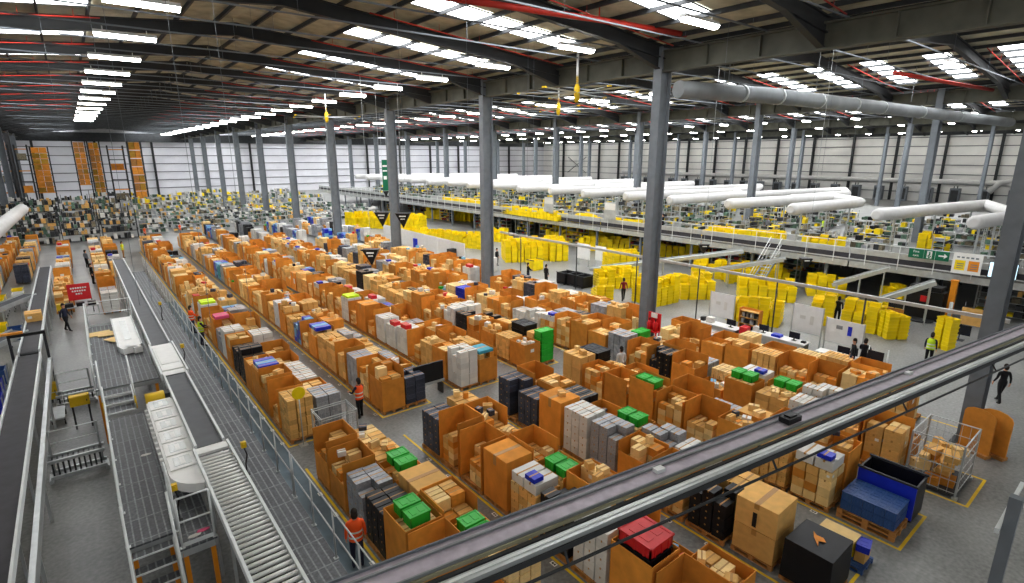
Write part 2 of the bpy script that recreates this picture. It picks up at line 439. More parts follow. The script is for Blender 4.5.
# tall-drop ceiling fans
def ceiling_fan(x, y, zt, zh, label, r=3.4):
    o = empty('ceiling_fan', (x, y, zh), label, 'fan')
    b = MB(); b.tube([(0, 0, .4), (0, 0, zt-zh)], .07, 8); b.build('down_rod', 'rail', o)
    b = MB(); b.tube([(0, 0, -.5), (0, 0, -.3), (0, 0, .3), (0, 0, .5)], [.10, .17, .17, .09], 10); b.tube([(0, 0, .5), (0, 0, .9)], .07, 8); b.build('motor', 'yellowp', o)
    for k in range(6):
        a = k*PI/3+.25
        f = MB(); f.hexa([Vector((q[0]*math.cos(a)-q[1]*math.sin(a), q[0]*math.sin(a)+q[1]*math.cos(a), q[2])) for q in
            ((.2, -.09, -.03), (r, -.07, .0), (r, .07, .03), (.2, .09, .04), (.2, -.09, -.01), (r, -.07, .02), (r, .07, .05), (.2, .09, .06))])
        bl = f.build('blade', 'galv', o)
        t = MB(); t.obox((r*math.cos(a), r*math.sin(a), .025), (.16, .2, .08), a); t.build('tip', 'yellowp', bl)
ceiling_fan(23.6, 23.5, zroof(23.6)-.1, 14.0, 'big ceiling fan with yellow hub hanging between the lamps near the big pillar')
ceiling_fan(20.8, 55.5, zroof(20.8)-.1, 14.2, 'big ceiling fan with yellow hub further down the hall')
ceiling_fan(33, 35.0, zroof(33)-.1, 14.3, 'big ceiling fan with yellow hub behind the nearer fan')
# thin drop wires
for i, (x, y) in enumerate([(2.7, 18.2), (3.8, 18.0), (1.2, 22), (1.6, 22.4), (11, 21), (11.9, 17.5), (16.5, 19.5), (19, 22), (24, 14.5), (26.5, 14.5), (32, 13), (33, 12)]):
    b = MB(); b.tube([(x, y, 5.5 if i < 4 else 9.5), (x, y, zroof(x)-.05)], .006, 4)
    tag(b.build('drop_wire', 'steel'), 'thin wire hanging from the roof, %s from the walkway' % ordn(i+1), 'wire', 'thin drop wires from the roof')

# ------------------------------------------------------------------ storage: pallet rows beside the walkway
RX = [4.9, 8.65, 12.5, 16.3, 20.1, 23.9]
Y0 = [7.6, 4.6, 6.35, 5.15, 4.5, 5.4]
YE = [73, 73, 71, 66, 60, 55]
PITCHY = 1.3
ROWN = ['first', 'second', 'third', 'fourth', 'fifth', 'sixth']
slots = []
for r in range(6):
    for c in range(2):
        y, n = Y0[r], 0
        while y < YE[r]:
            if r > 3 or not (17.35 < y+1.2 and y < 19.35):
                n += 1
                x = RX[r]+.02+1.06*c
                if not (r == 5 and any(abs(y+.6-py) < 1.25 and abs(x+.5-px) < .95 for px, py in PILL)):
                    if inview(x+.5, y+.6, 1.2, 60):
                        slots.append(dict(r=r, c=c, n=n, x=x, y=y, d='%s pallet, %s line, %s row from fence' % (ordn(n), 'inner' if c else 'outer', ROWN[r])))
            y += PITCHY if r > 3 or not (y < 17.35 <= y+PITCHY) else max(PITCHY, 19.4-y)
for (r, x, ya, yb, nm) in ((6, .35, 45, 76, 'row beyond the raised deck'), (7, -2.15, 47, 74, 'row beside the dark belt'), (6, 1.5, 58, 76, 'second row beyond the raised deck'), (7, -4.9, 60, 80, 'inner row outside the dark belt'), (7, -6.6, 56, 82, 'middle row outside the dark belt'), (7, -8.6, 58, 84, 'outermost row outside the dark belt'), (8, 13.0, 74, 84, 'loose row beyond the third row'), (8, 17.0, 70, 83, 'loose row beyond the fourth row'), (8, 20.5, 67, 82, 'loose row beyond the fifth row'), (8, 24.0, 60, 82, 'loose row beyond the sixth row'), (8, 27.2, 62, 84, 'loose row by the partition')):
    n = 0; y = ya
    while y < yb:
        n += 1
        slots.append(dict(r=r, c=0, n=n, x=x, y=y, d='%s pallet, %s' % (ordn(n), nm)))
        y += PITCHY
# what the photo shows on certain pallets, by where the pallet's top lies
MARKS = [(486, 458, 'bulk'), (541, 470, 'whitecase'), (625, 533, 'redcrate'), (705, 498, 'dark'), (690, 510, 'mixed'), (408, 520, 'green'), (465, 512, 'green'),
    (392, 452, 'green'), (577, 437, 'green'), (622, 416, 'green'), (565, 332, 'greenstack'), (640, 327, 'greenstack'), (793, 380, 'green'), (650, 385, 'green'), (748, 382, 'green'),
    (604, 345, 'blackcrate'), (545, 322, 'blackcrate'), (590, 378, 'dark'), (470, 373, 'darkprint'), (411, 362, 'darkprint'), (440, 408, 'darkprint'), (372, 472, 'grey'), (332, 452, 'bin'),
    (302, 356, 'white'), (318, 362, 'white'), (345, 352, 'white'), (394, 345, 'white'), (380, 325, 'pinkwhite'), (337, 300, 'lime'), (313, 327, 'bluetop'), (287, 362, 'bluetop'),
    (448, 286, 'bluecrate'), (482, 351, 'tealtop'), (396, 300, 'bluestack'), (219, 262, 'tealstack'), (250, 302, 'bluestack'), (690, 425, 'white'), (650, 520, 'bin'),
    (560, 480, 'dark'), (590, 430, 'grey'), (640, 430, 'bin'), (700, 430, 'white'), (760, 360, 'whitecase'), (825, 460, 'whitecase'), (770, 440, 'smallstack'), (575, 545, 'white'),
    (215, 300, 'lime'), (222, 315, 'pinktop'), (240, 330, 'white'), (255, 345, 'dark'), (640, 505, 'bin'), (600, 395, 'bin'), (520, 350, 'whiteheap'), (610, 370, 'bin'),
    (262, 375, 'bin'), (285, 360, 'bin'), (300, 380, 'bin'), (246, 350, 'bin'), (430, 520, 'bin'), (420, 490, 'bulk'), (385, 420, 'stack'), (875, 440, 'bin'), (850, 420, 'bin')]
for (px, py, t) in MARKS:
    g = ground(px, py, 1.7)
    s = min((s for s in slots if 't' not in s), key=lambda s: (s['x']+.5-g.x)**2+(s['y']+.6-g.y)**2)
    if (s['x']+.5-g.x)**2+(s['y']+.6-g.y)**2 < 6: s['t'] = t

ITEMS = []          # (kind, material, centre, size, rz, where)
def put(kind, mat, c, size, rz=0, where='', s=None):
    ITEMS.append((kind, mat, c, size, rz, where, s))
def kraft(): return R.choice(['kraft', 'kraft', 'kraft2', 'kraft2', 'orange_board'])
KN = {'kraft': 'kraft', 'kraft2': 'pale', 'orange_board': 'orange-brown', 'whitebox': 'white', 'greybox': 'grey', 'blackbox': 'black', 'darkprint': 'dark-printed', 'teal': 'teal', 'skyblue': 'sky-blue',
      'red': 'red', 'blue': 'blue', 'pink': 'pink', 'yellow': 'yellow', 'green': 'green', 'hivisy': 'lime', 'bluedk': 'slate-blue'}
PX = {1: ['only'], 2: ['outer', 'inner'], 3: ['outer', 'middle', 'inner'], 4: ['outer', 'outer-middle', 'inner-middle', 'inner']}
PY = {1: ['single'], 2: ['near', 'far'], 3: ['near', 'mid', 'far'], 4: ['near', 'near-mid', 'far-mid', 'far'], 5: ['near', 'near-mid', 'mid', 'far-mid', 'far']}
def column(s, x0, y0, sx, sy, z, top, lay, mat, kind, w, solid):
    """one pile of cartons from z to top; solid piles are a tall carton under one or two loose layers"""
    h = (top-z)/lay
    k0 = 0
    if solid and lay > 2:
        k0 = lay-2; hh = h*k0
        put(kind, mat() if callable(mat) else mat, (x0+sx/2, y0+sy/2, z+hh/2), (sx-.02, sy-.02, hh-.004), 0, 'tall one %s stack' % w, s)
    for k in range(k0, lay):
        j = R.uniform(-.012, .012)
        put(kind, mat() if callable(mat) else mat, (x0+sx/2+j, y0+sy/2+j, z+h*(k+.5)), (sx-.035, sy-.035, h-.006), R.uniform(-.02, .02), '%s layer %s stack' % (ordn(k+1), w), s)
def block(s, x0, x1, y0, y1, z, top, nx, ny, lay, mat, kind='cardboard_carton', jag=.0, show=(1, 1)):
    sx, sy = (x1-x0)/nx, (y1-y0)/ny
    for i in range(nx):
        for j in range(ny):
            t = lay
            if jag and R.random() < jag: t = max(1, lay-R.choice((1, 1, 1, 2)))
            if jag and R.random() < jag*.1: continue
            face = (i == 0 and show[0]) or (j == 0 and show[1])
            column(s, x0+i*sx, y0+j*sy, sx, sy, z, z+(top-z)*t/lay, t, mat, kind, PY[ny][j]+'-'+PX[nx][i], not face)
BINS = []
def bin_(s, z0, h, walls, front=1.0):
    """open cardboard pallet box; walls: which of w,e,n,s stand, with their height share"""
    BINS.append((s, z0, h, walls))
def fill(s, top, small=False, z=.16, inset=.06):
    x0, x1, y0, y1 = s['x']+inset, s['x']+1.0-inset, s['y']+inset, s['y']+1.2-inset
    q = R.random()
    if small or q < .45: nx, ny, lay = 2, 3, 5
    elif q < .7: nx, ny, lay = 2, 2, 4
    else: nx, ny, lay = 3, 3, 5
    block(s, x0, x1, y0, y1, z, top, nx, ny, lay, kraft, jag=.38, show=(0, 0))
def loose(s, z, n, mats, kind='cardboard_carton', lo=.16, hi=.36):
    pts = []
    for k in range(n*4):
        if len(pts) >= n: break
        a, b, h = R.uniform(lo, hi), R.uniform(lo, hi), R.uniform(lo*.6, hi*.7)
        x, y = s['x']+R.uniform(.2, .8), s['y']+R.uniform(.2, 1.0)
        if any(math.hypot(x-p[0], y-p[1]) < .34 for p in pts): continue
        pts.append((x, y))
        put(kind, R.choice(mats), (x, y, z+h/2), (a, b, h), R.uniform(-.6, .6), 'loose %s atop' % ordn(len(pts)), s)
PALLETS = []
for s in slots:
    r, c, x, y = s['r'], s['c'], s['x'], s['y']
    near = y < 24
    t = s.get('t')
    if t is None and r == 8: t = R.choice(['white', 'white', 'grey', 'mixed', 'white', 'stack', 'bluestack', 'dark'])
    if r == 8 and any(abs(y+.6-py) < 1.2 and abs(x+.5-px) < 1.0 for px, py in PILL): continue
    if t is None:
        q = R.random()
        t = 'bin' if q < .24 else 'binopen' if q < .54 else 'stack' if q < .75 else 'smallstack' if q < .83 else 'bulk' if q < .86 else 'white' if q < .915 else 'dark' if q < .94 else 'grey' if q < .96 else 'darkprint' if q < .975 else 'mixed'
        if y > 20 and t in ('bin', 'binopen') and R.random() < .34: t = R.choice(['stack', 'white', 'white', 'mixed', 'whitecase', 'bluestack', 'grey', 'darkprint', 'pinkwhite', 'smallstack', 'stack'])
    endy = r > 5 or y < Y0[r]+.1 or (r < 4 and 19.3 < y < 19.3+PITCHY+.3)
    s['t'] = t
    PALLETS.append(s)
    z = .16
    sh = (1 if c == 0 else 0, 1 if endy else 0)
    X0, X1, YA, YB = x+.03, x+.99, y+.03, y+1.17
    if t in ('bin', 'green', 'bluetop', 'tealtop', 'redcrate', 'pinktop'):
        h = R.uniform(1.2, 1.8)
        wl = dict(w=1, e=1, n=1, s=1)
        q = R.random()
        if q < .25: wl['w'] = .55
        elif q < .45: wl['s'] = .6
        elif q < .6: wl['w'] = .75; wl['s'] = .75
        bin_(s, .15, h, wl)
        top = .15+h*(R.uniform(.9, 1.08) if min(wl.values()) == 1 else R.uniform(.78, 1.0))
        if t == 'redcrate': top = .8
        fill(s, top)
        if t == 'bin' and R.random() < .7: loose(s, top+.005, R.choice((1, 2, 3, 4)), ['kraft', 'kraft2', 'kraft', 'kraft2', 'whitebox', 'darkprint'])
        if t == 'green':
            for k in range(2): put('plastic_crate', 'green', (x+.5, y+.35+.5*k, top+.16), (.55, .4, .3), 0, PY[2][k]+' one', s)
        if t == 'bluetop':
            for k in range(3): put('printed_carton', 'blue' if k != 1 else 'skyblue', (x+.5, y+.25+.36*k, top+.1), (.8, .33, .18), 0, PY[3][k], s)
        if t == 'tealtop': put('printed_carton', 'teal', (x+.5, y+.6, top+.08), (.8, .9, .14), 0, 'flat', s)
        if t == 'pinktop': put('printed_carton', 'pink', (x+.5, y+.6, top+.1), (.7, .8, .16), 0, 'flat', s)
        if t == 'redcrate':
            for k in range(3): put('plastic_crate', 'blackbox', (x+.5, y+.6, top+.16+.32*k), (.8, .9, .31), 0, '%s layer' % ordn(k+1), s)
            put('plastic_crate', 'red', (x+.5, y+.6, top+.16+.97), (.82, .92, .3), 0, 'topmost layer', s)
    elif t == 'binopen':
        h = R.uniform(1.4, 1.85)
        wl = dict(w=0, e=1, n=1, s=1) if c == 0 else dict(w=1, e=1, n=1, s=0)
        if R.random() < .3: wl = dict(w=0, e=1, n=1, s=0)
        bin_(s, .15, h, wl)
        nx, ny, lay = R.choice(((2, 3, 5), (2, 2, 4), (3, 3, 6)))
        block(s, X0+.04, X1-.04, YA+.04, YB-.04, z, .15+h*R.uniform(.5, .92), nx, ny, lay, kraft, jag=.6, show=(1 if c == 0 else 0, endy))
    elif t == 'stack':
        nx, ny, lay = R.choice(((2, 2, 4), (2, 3, 5), (2, 2, 3), (2, 2, 5)))
        m = R.choice([kraft, 'kraft', 'kraft2', 'kraft'])
        tp = R.uniform(1.2, 1.85)
        block(s, X0, X1, YA, YB, z, tp, nx, ny, lay, m, jag=.15, show=sh)
        q = R.random()
        if q < .45: loose(s, tp+.005, R.choice((2, 3, 4)), ['kraft', 'kraft2', 'kraft2', 'orange_board'])
        elif q < .68: loose(s, tp+.005, R.choice((1, 2)), ['whitebox', 'blackbox', 'skyblue', 'darkprint', 'red'], 'printed_carton')
    elif t == 'smallstack':
        m = R.choice(['kraft', 'kraft2'])
        block(s, X0, X1, YA, YB, z, R.uniform(1.2, 1.9), 3, 4, 8, m, 'small_carton', jag=.05, show=sh)
    elif t == 'bulk':
        h = R.uniform(1.3, 1.75)
        put('bulk_carton', R.choice(['kraft', 'orange_board']), (x+.51, y+.6, .15+h/2), (.98, 1.16, h), 0, 'closed', s)
        if R.random() < .5: loose(s, .15+h+.005, 2, ['kraft2', 'kraft'])
    elif t in ('white', 'whitecase', 'pinkwhite', 'lime'):
        top = R.uniform(1.3, 1.9)
        m = 'whitebox' if t != 'white' else R.choice(['whitebox', 'whitebox', 'greybox'])
        if t == 'whitecase':
            block(s, X0, X1, YA, YB, z, 1.3, 2, 3, 4, kraft, show=sh)
            for k in range(2): put('white_carton', 'whitebox', (x+.5, y+.33+.56*k, 1.31+.16), (.85, .5, .3), 0, '%s atop' % ordn(k+1), s)
            put('printed_carton', 'blue', (x+.25, y+.35, 1.66+.07), (.35, .4, .14), 0, 'small atop', s)
        else:
            block(s, X0, X1, YA, YB, z, top, 2, 3, 6, m, 'white_carton', jag=.1, show=sh)
            if t == 'lime': put('printed_carton', 'hivisy', (x+.5, y+.6, top+.08), (.8, .9, .13), 0, 'flat lime', s)
            if t == 'pinkwhite': put('printed_carton', 'red', (x+.3, y+.5, top+.12), (.35, .6, .22), 0, 'long atop', s)
    elif t in ('dark', 'darkprint', 'grey'):
        m = {'dark': 'blackbox', 'darkprint': 'darkprint', 'grey': 'greybox'}[t]
        block(s, X0, X1, YA, YB, z, R.uniform(1.3, 1.8), 2, 3, 6, m, 'dark_carton' if t != 'grey' else 'white_carton', jag=.15, show=sh)
    elif t in ('blackcrate', 'greenstack', 'bluecrate'):
        m = {'blackcrate': 'blackbox', 'greenstack': 'green', 'bluecrate': 'blue'}[t]
        n = 5 if t != 'bluecrate' else 4
        for k in range(n):
            for j in range(1 if t == 'greenstack' else 2):
                put('plastic_crate', m, (x+.5, y+.31+.57*j, .16+.17+.33*k), (.85, .54, .325), 0, '%s layer %s stack' % (ordn(k+1), PY[2][j]), s)
        if t == 'greenstack': block(s, X0, X1, y+.62, YB, z, 1.6, 2, 1, 4, kraft, show=(1, 0))
    elif t in ('bluestack', 'tealstack'):
        ms = ['blue', 'skyblue', 'bluedk'] if t == 'bluestack' else ['teal', 'skyblue', 'teal']
        block(s, X0, X1, YA, YB, z, 1.5, 2, 3, 5, lambda: R.choice(ms), 'printed_carton', jag=.15, show=sh)
    elif t == 'whiteheap':
        bin_(s, .15, 1.2, dict(w=1, e=1, n=1, s=1)); fill(s, 1.2)
        loose(s, 1.21, 6, ['whitebox'], 'white_carton', .12, .3)
    else:
        bin_(s, .15, .7, dict(w=1, e=1, n=1, s=1)); fill(s, .8)
        loose(s, .81, 5, ['whitebox', 'skyblue', 'kraft2', 'red', 'green'], 'printed_carton')

# ---- meshes of the goods (unit boxes with tape, label, flaps), scaled per copy
def carton_mesh(mat, lab=False, flaps=False):
    b = MB(); e = .5
    c = .012
    b.hexa(((-e, -e, -e), (e, -e, -e), (e, e, -e), (-e, e, -e), (-e, -e, e-c), (e, -e, e-c), (e, e, e-c), (-e, e, e-c)), 0)
    b.box(-e+.004, e-.004, -e+.004, -.006, e-c, e, 0); b.box(-e+.004, e-.004, .006, e-.004, e-c, e, 0)    # the two flaps and their seam
    b.box(-e-.004, e+.004, -.06, .06, e-.001, e+.004, 1)
    b.box(-e-.006, -e, -.06, .06, e-.2, e+.002, 1); b.box(e, e+.006, -.06, .06, e-.2, e+.002, 1)
    if lab: b.box(-e-.008, -e, -.34, -.1, -.1, .18, 2); b.box(-.36, -.1, -e-.008, -e, -.1, .2, 2)
    return b.mesh('carton', [mat, 'tape', 'label'])
def crate_mesh(mat):
    b = MB(); e = .5; t = .05
    b.box(-e, e, -e, e, -e, -e+.06)
    for sx in (-1, 1):
        b.box(sx*(e-.03)-.03 if sx > 0 else -e, sx*(e-.03)+.03 if sx > 0 else -e+t, -e, e, -e, e-.02)
        b.box(-e, e, sx*e-(t if sx > 0 else 0), sx*e+(0 if sx > 0 else t), -e, e-.02)
    for q in (-e, e): b.box(-e-.02, e+.02, q-.03, q+.03, e-.14, e); b.box(q-.03, q+.03, -e-.02, e+.02, e-.14, e)
    for q in (-.3, 0, .3): b.box(q-.03, q+.03, -e-.018, e+.018, -e, e-.1); b.box(-e-.018, e+.018, q-.03, q+.03, -e, e-.1)
    b.box(-e+.05, e-.05, -e+.05, e-.05, e-.18, e-.06, 1)
    for q in (-.2, .2): b.box(q-.12, q+.12, -.3, .3, e-.07, e-.02, 1)
    return b.mesh('crate', [mat, mat])
MC = {}
def goods_mesh(kind, mat, i):
    lab = i % 3 == 0 and kind in ('cardboard_carton', 'bulk_carton')
    k = (kind == 'plastic_crate', mat, lab)
    if k not in MC: MC[k] = crate_mesh(mat) if k[0] else carton_mesh(mat, lab)
    return MC[k]
CAT = {'cardboard_carton': 'carton', 'small_carton': 'small carton', 'white_carton': 'white carton', 'dark_carton': 'dark carton', 'printed_carton': 'printed carton', 'bulk_carton': 'bulk carton', 'plastic_crate': 'crate'}
GRP = {'cardboard_carton': 'kraft cartons on the pallets', 'small_carton': 'small cartons on the pallets', 'white_carton': 'white cartons on the pallets', 'dark_carton': 'dark cartons on the pallets',
       'printed_carton': 'printed cartons on the pallets', 'bulk_carton': 'closed bulk cartons', 'plastic_crate': 'plastic crates on the pallets'}
LIM = {'cardboard_carton': 300}
by = {}
for it in ITEMS:
    q = proj(*it[2])
    if q is None or not inview(*it[2], 20): continue
    sz = it[3]; a = (max(sz[0], sz[1])*sz[2]+sz[0]*sz[1])*(F/q[2])**2
    by.setdefault(it[0], []).append((a, it))
def stuff_box(b, c, sz, rz, m, mt, seam=True):
    b.obox(c, sz, rz, m)
    if seam:
        b.obox((c[0], c[1], c[2]+sz[2]/2+.002), (sz[0], min(.06, sz[1]*.2), .006), rz, mt)
for kind, L in by.items():
    L.sort(key=lambda e: -e[0])
    for i, (a, it) in enumerate(L[:300]):
        _, mat, c, sz, rz, wh, s = it
        o = link(kind, goods_mesh(kind, mat, i), None, c, rz, sz)
        tag(o, '%s %s, %s, %s' % (KN[mat], CAT[kind].split()[-1], wh, s['d']), CAT[kind], GRP[kind])
    rest = L[300:]
    if rest:
        mats = sorted({e[1][1] for e in rest}); b = MB(); mi = {m: k for k, m in enumerate(mats)}
        for a, it in rest:
            stuff_box(b, it[2], it[3], it[4], mi[it[1]], len(mats), a > 30)
        o = b.build(kind, mats+['tape']); tag(o, 'mass of %s stacked along the further pallets' % GRP[kind].split(' on ')[0], CAT[kind], GRP[kind], 'stuff')

# ---- cardboard pallet boxes
BINS.sort(key=lambda e: -(proj(e[0]['x'], e[0]['y'], 1) or (0, 0, .1))[2])
BINS.reverse()
def bin_walls(s, z0, h, wl, ox, oy):
    x0, x1, y0, y1 = s['x']+.005-ox, s['x']+1.03-ox, s['y']+.005-oy, s['y']+1.2-oy
    t = .022; out = []
    if wl['e']: out.append(('back_panel', (x1-t, x1, y0, y1, z0, z0+h*wl['e'])))
    if wl['n']: out.append(('side_panel', (x0, x1-t-.001, y1-t, y1, z0, z0+h*wl['n'])))
    if wl['s']: out.append(('side_panel', (x0, x1-t-.001, y0, y0+t, z0, z0+h*wl['s'])))
    if wl['w']: out.append(('front_panel', (x0, x0+t, y0+t+.001, y1-t-.001, z0, z0+h*wl['w'])))
    return out
STUFFBIN = MB()
for i, (s, z0, h, wl) in enumerate(BINS):
    desc = 'closed on all sides' if min(wl.values()) == 1 else 'open-fronted' if min(wl.values()) == 0 else 'with cut-down front'
    lab = 'orange-brown cardboard pallet box %s, %s' % (desc, s['d'])
    if i < 150:
        o = empty('pallet_box', (s['x']+.5, s['y']+.6, z0), lab, 'pallet box', 0, 'cardboard pallet boxes in the storage rows')
        for nm, bx in bin_walls(s, 0, h, wl, s['x']+.5, s['y']+.6):
            b = MB(); b.box(*bx); pn = b.build(nm, 'orange_board', o)
            if i % 2 == 0 and nm in ('front_panel', 'side_panel') and bx[3] < .55 and bx[5] > .8:
                q = MB(); zz = bx[5]*(.5+.35*((i*7) % 10)/10)
                if nm == 'front_panel': q.box(bx[0]-.004, bx[0]-.0005, -.12, .1, zz-.1, zz+.06)
                elif bx[2] < 0: q.box(-.1, .12, bx[2]-.004, bx[2]-.0005, zz-.1, zz+.06)
                if q.v: q.build('paper_label', 'label', pn)
    elif i < 300:
        b = MB()
        for nm, bx in bin_walls(s, 0, h, wl, s['x']+.5, s['y']+.6): b.box(*bx)
        o = b.build('pallet_box', 'orange_board'); o.location = (s['x']+.5, s['y']+.6, z0)
        tag(o, lab, 'pallet box', 'cardboard pallet boxes in the storage rows')
    else:
        for nm, bx in bin_walls(s, z0, h, wl, 0, 0): STUFFBIN.box(*bx)
if STUFFBIN.v: tag(STUFFBIN.build('pallet_box', 'orange_board'), 'mass of cardboard pallet boxes at the far end of the rows', 'pallet box', 'cardboard pallet boxes in the storage rows', 'stuff')

# ---- wooden pallets under the loads
def pallet_mesh(mat='wood'):
    b = MB()
    for k in range(7): x = -.5+k*.1433; b.box(x, x+.11, -.6, .6, .125, .147)
    for y in (-.6, -.06, .48): b.box(-.5, .47, y, y+.12, .10, .124)
    for x in (-.5, -.07, .37):
        for y in (-.6, -.06, .48): b.box(x, x+.1, y, y+.12, .022, .10)
    for x in (-.5, -.07, .37): b.box(x, x+.1, -.6, .6, 0, .021)
    return b.mesh('pallet', [mat])
PM = pallet_mesh()
PALLETS.sort(key=lambda s: (proj(s['x'], s['y'], 0) or (0, 0, 1e9))[2])
for i, s in enumerate(PALLETS[:300]):
    if not inview(s['x']+.5, s['y']+.6, .1, 40): continue
    o = link('wooden_pallet', PM, None, (s['x']+.52, s['y']+.6, 0))
    tag(o, 'wooden pallet carrying the load of %s' % s['d'].replace(' pallet,', ' bay,'), 'pallet', 'wooden pallets in the storage rows')
# ---- painted bay lines and card bay labels
k = 0
for r in range(6):
    for (ya, yb) in ((Y0[r]-.05 if r < 2 else (3.65 if r == 2 else 3.3 if r == 3 else 2.65 if r == 4 else 4.0), 17.45), (19.3, YE[r])):
        for x in (RX[r]-.07, RX[r]+2.17):
            k += 1
            b = MB(); b.box(x-.04, x+.04, ya, yb, 0, .004); struct(b.build('trim_%d' % (100+k), 'yellowp'), 'yellow bay line painted on the floor')
        k += 1
        b = MB(); b.box(RX[r]-.11, RX[r]+2.21, ya-.08, ya, 0, .004); struct(b.build('trim_%d' % (100+k), 'yellowp'), 'yellow line across the end of a storage row')
LM = MB(); LM.box(-.06, .06, -.1, .1, 0, .004, 0); LM.box(-.03, .03, -.07, -.02, .004, .005, 1); LM.box(-.03, .03, .0, .06, .004, .005, 1)
LM = LM.mesh('bay_label', ['label', 'black'])
for s in slots:
    if s['c'] == 0 and s['y'] < 34 and s['n'] % 1 == 0:
        o = link('bay_label', LM, None, (s['x']-.22, s['y']+.3, .001))
        tag(o, 'white bay label on the floor by %s' % s['d'], 'floor label', 'white bay labels on the floor')

# ------------------------------------------------------------------ raised conveyor deck and belts beside the storage
DZ = 1.8
def guard_rail(pts, zb, label, hts=(1.25, .65), step=1.5, mat='rail', r=.022, kick=True):
    o = empty('guard_rail', (pts[0][0], pts[0][1], zb), label, 'guard rail', 0, 'white guard rails of the conveyor deck')
    P = [Vector((p[0], p[1], 0)) for p in pts]; B = P[0]
    for a, c in zip(P, P[1:]):
        for h in hts:
            b = MB(); b.tube([a-B+Vector((0, 0, h)), c-B+Vector((0, 0, h))], r, 6); b.build('rail', mat, o)
        if kick:
            b = MB(); b.bar(a-B+Vector((0, 0, .06)), c-B+Vector((0, 0, .06)), .01, .1); b.build('kick_plate', mat, o)
        n = max(1, round((c-a).length/step))
        for k in range(n+1):
            if k == 0 and a != P[0]: continue
            q = a.lerp(c, k/n)-B
            b = MB(); b.tube([q, q+Vector((0, 0, hts[0]))], r*1.1, 6); b.obox((q.x, q.y, .006), (.1, .1, .012)); b.build('post', mat, o)
    return o
def platform(name, x0, x1, y0, y1, z, label, cat='platform', legs=True):
    o = empty(name, ((x0+x1)/2, (y0+y1)/2, 0), label, cat)
    cx, cyy = (x0+x1)/2, (y0+y1)/2
    b = MB(); b.box(x0-cx, x1-cx, y0-cyy, y1-cyy, z-.05, z); b.build('grating_deck', 'grating', o)
    for q in (x0+.02, x1-.02):
        b = MB(); b.box(q-cx-.02, q-cx+.02, y0-cyy, y1-cyy, z-.22, z-.051); b.build('edge_beam', 'galv', o)
    for q in (y0+.02, y1-.02):
        b = MB(); b.box(x0-cx+.05, x1-cx-.05, q-cyy-.02, q-cyy+.02, z-.22, z-.051); b.build('edge_beam', 'galv', o)
    if legs:
        n = max(1, int((y1-y0)/4))
        for k in range(n+1):
            yy = y0+.12+(y1-y0-.24)*k/n
            for q in (x0+.1, x1-.1):
                b = MB(); b.box(q-cx-.05, q-cx+.05, yy-cyy-.05, yy-cyy+.05, 0, z-.23); b.build('leg', 'orangep' if k == 0 else 'galv', o)
    return o
platform('conveyor_platform', -.27, .66, 13.7, 21.6, DZ, 'narrow grated deck at the head of the near stairs')
platform('conveyor_platform', .66, 1.42, 12.9, 21.6, DZ, 'grated deck strip under the white sorter conveyor')
platform('conveyor_platform', 2.42, 3.36, 6.0, 28.0, DZ, 'long grated walkway between roller conveyor and fence')
platform('conveyor_platform', 2.42, 3.36, 28.0, 50.0, DZ, 'far half of the grated walkway beside the fence')
platform('conveyor_platform', -.47, 1.5, 23.7, 33.2, 2.2, 'raised dark grated deck with cardboard scraps on it')
for i in range(6):
    guard_rail([(3.34, 6.2+7.2*i), (3.34, 6.2+7.2*(i+1)-.12)], DZ, 'pale fence section along the walkway edge, %s from near end' % ordn(i+1), mat='galv', r=.018, kick=False, step=1.45)
guard_rail([(-.25, 13.75), (-.25, 21.5)], DZ, 'white guard rail along the open side of the stair deck')
guard_rail([(.72, 12.95), (1.38, 12.95)], DZ, 'short white guard rail across the deck front by the stairs', step=.6)
guard_rail([(-.45, 23.75), (-.45, 33.1)], 2.2, 'white guard rail along the far raised deck')
guard_rail([(-.4, 33.15), (1.4, 33.15)], 2.2, 'white guard rail across the far end of the raised deck')
guard_rail([(.72, 13.7), (.72, 14.9)], DZ, 'short white rail beside the sorter end', step=.6)
# stairs
def stairs(x0, x1, ytop, ztop, zbot, n, run, label, rails=True, foot='yellowp', rz=0):
    o = empty('staircase', ((x0+x1)/2, ytop, zbot), label, 'stairs', rz); c = (x0+x1)/2; w = (x1-x0)/2
    hgt = ztop-zbot
    for k in range(n):
        z = hgt*(n-k-1)/n+hgt/n*.5; y = -run*(k+.5)
        b = MB(); b.box(-w+.04, w-.04, y-run*.55, y+run*.5, z-.03, z, 0); b.box(-w+.04, w-.04, y-run*.56, y-run*.5, z-.035, z+.006, 1); b.build('tread', ('grating', 'rail'), o)
    for s in (-1, 1):
        b = MB(); b.bar((s*(w-.02), 0, hgt-.1), (s*(w-.02), -run*n, .1), .03, .22); b.build('stringer', 'galv', o)
        if rails:
            b = MB(); b.tube([(s*w, -.05, hgt+1.15), (s*w, -run*n+.1, 1.1), (s*w, -run*n+.1, .25)], .028, 6)
            b.tube([(s*w, -.05, hgt+.6), (s*w, -run*n+.1, .6)], .02, 6); b.build('handrail', 'rail', o)
            b = MB(); b.tube([(s*w, -run*n+.1, .02), (s*w, -run*n+.1, .5)], .036, 6); b.build('newel_post', foot, o)
    return o
stairs(-.25, .62, 13.66, DZ, 0, 7, .26, 'grey steel stairs with white handrails coming down towards the camera')
stairs(-.3, .6, 23.6, 2.2, DZ+.01, 3, .55, 'short steel steps up to the raised deck with yellow feet')
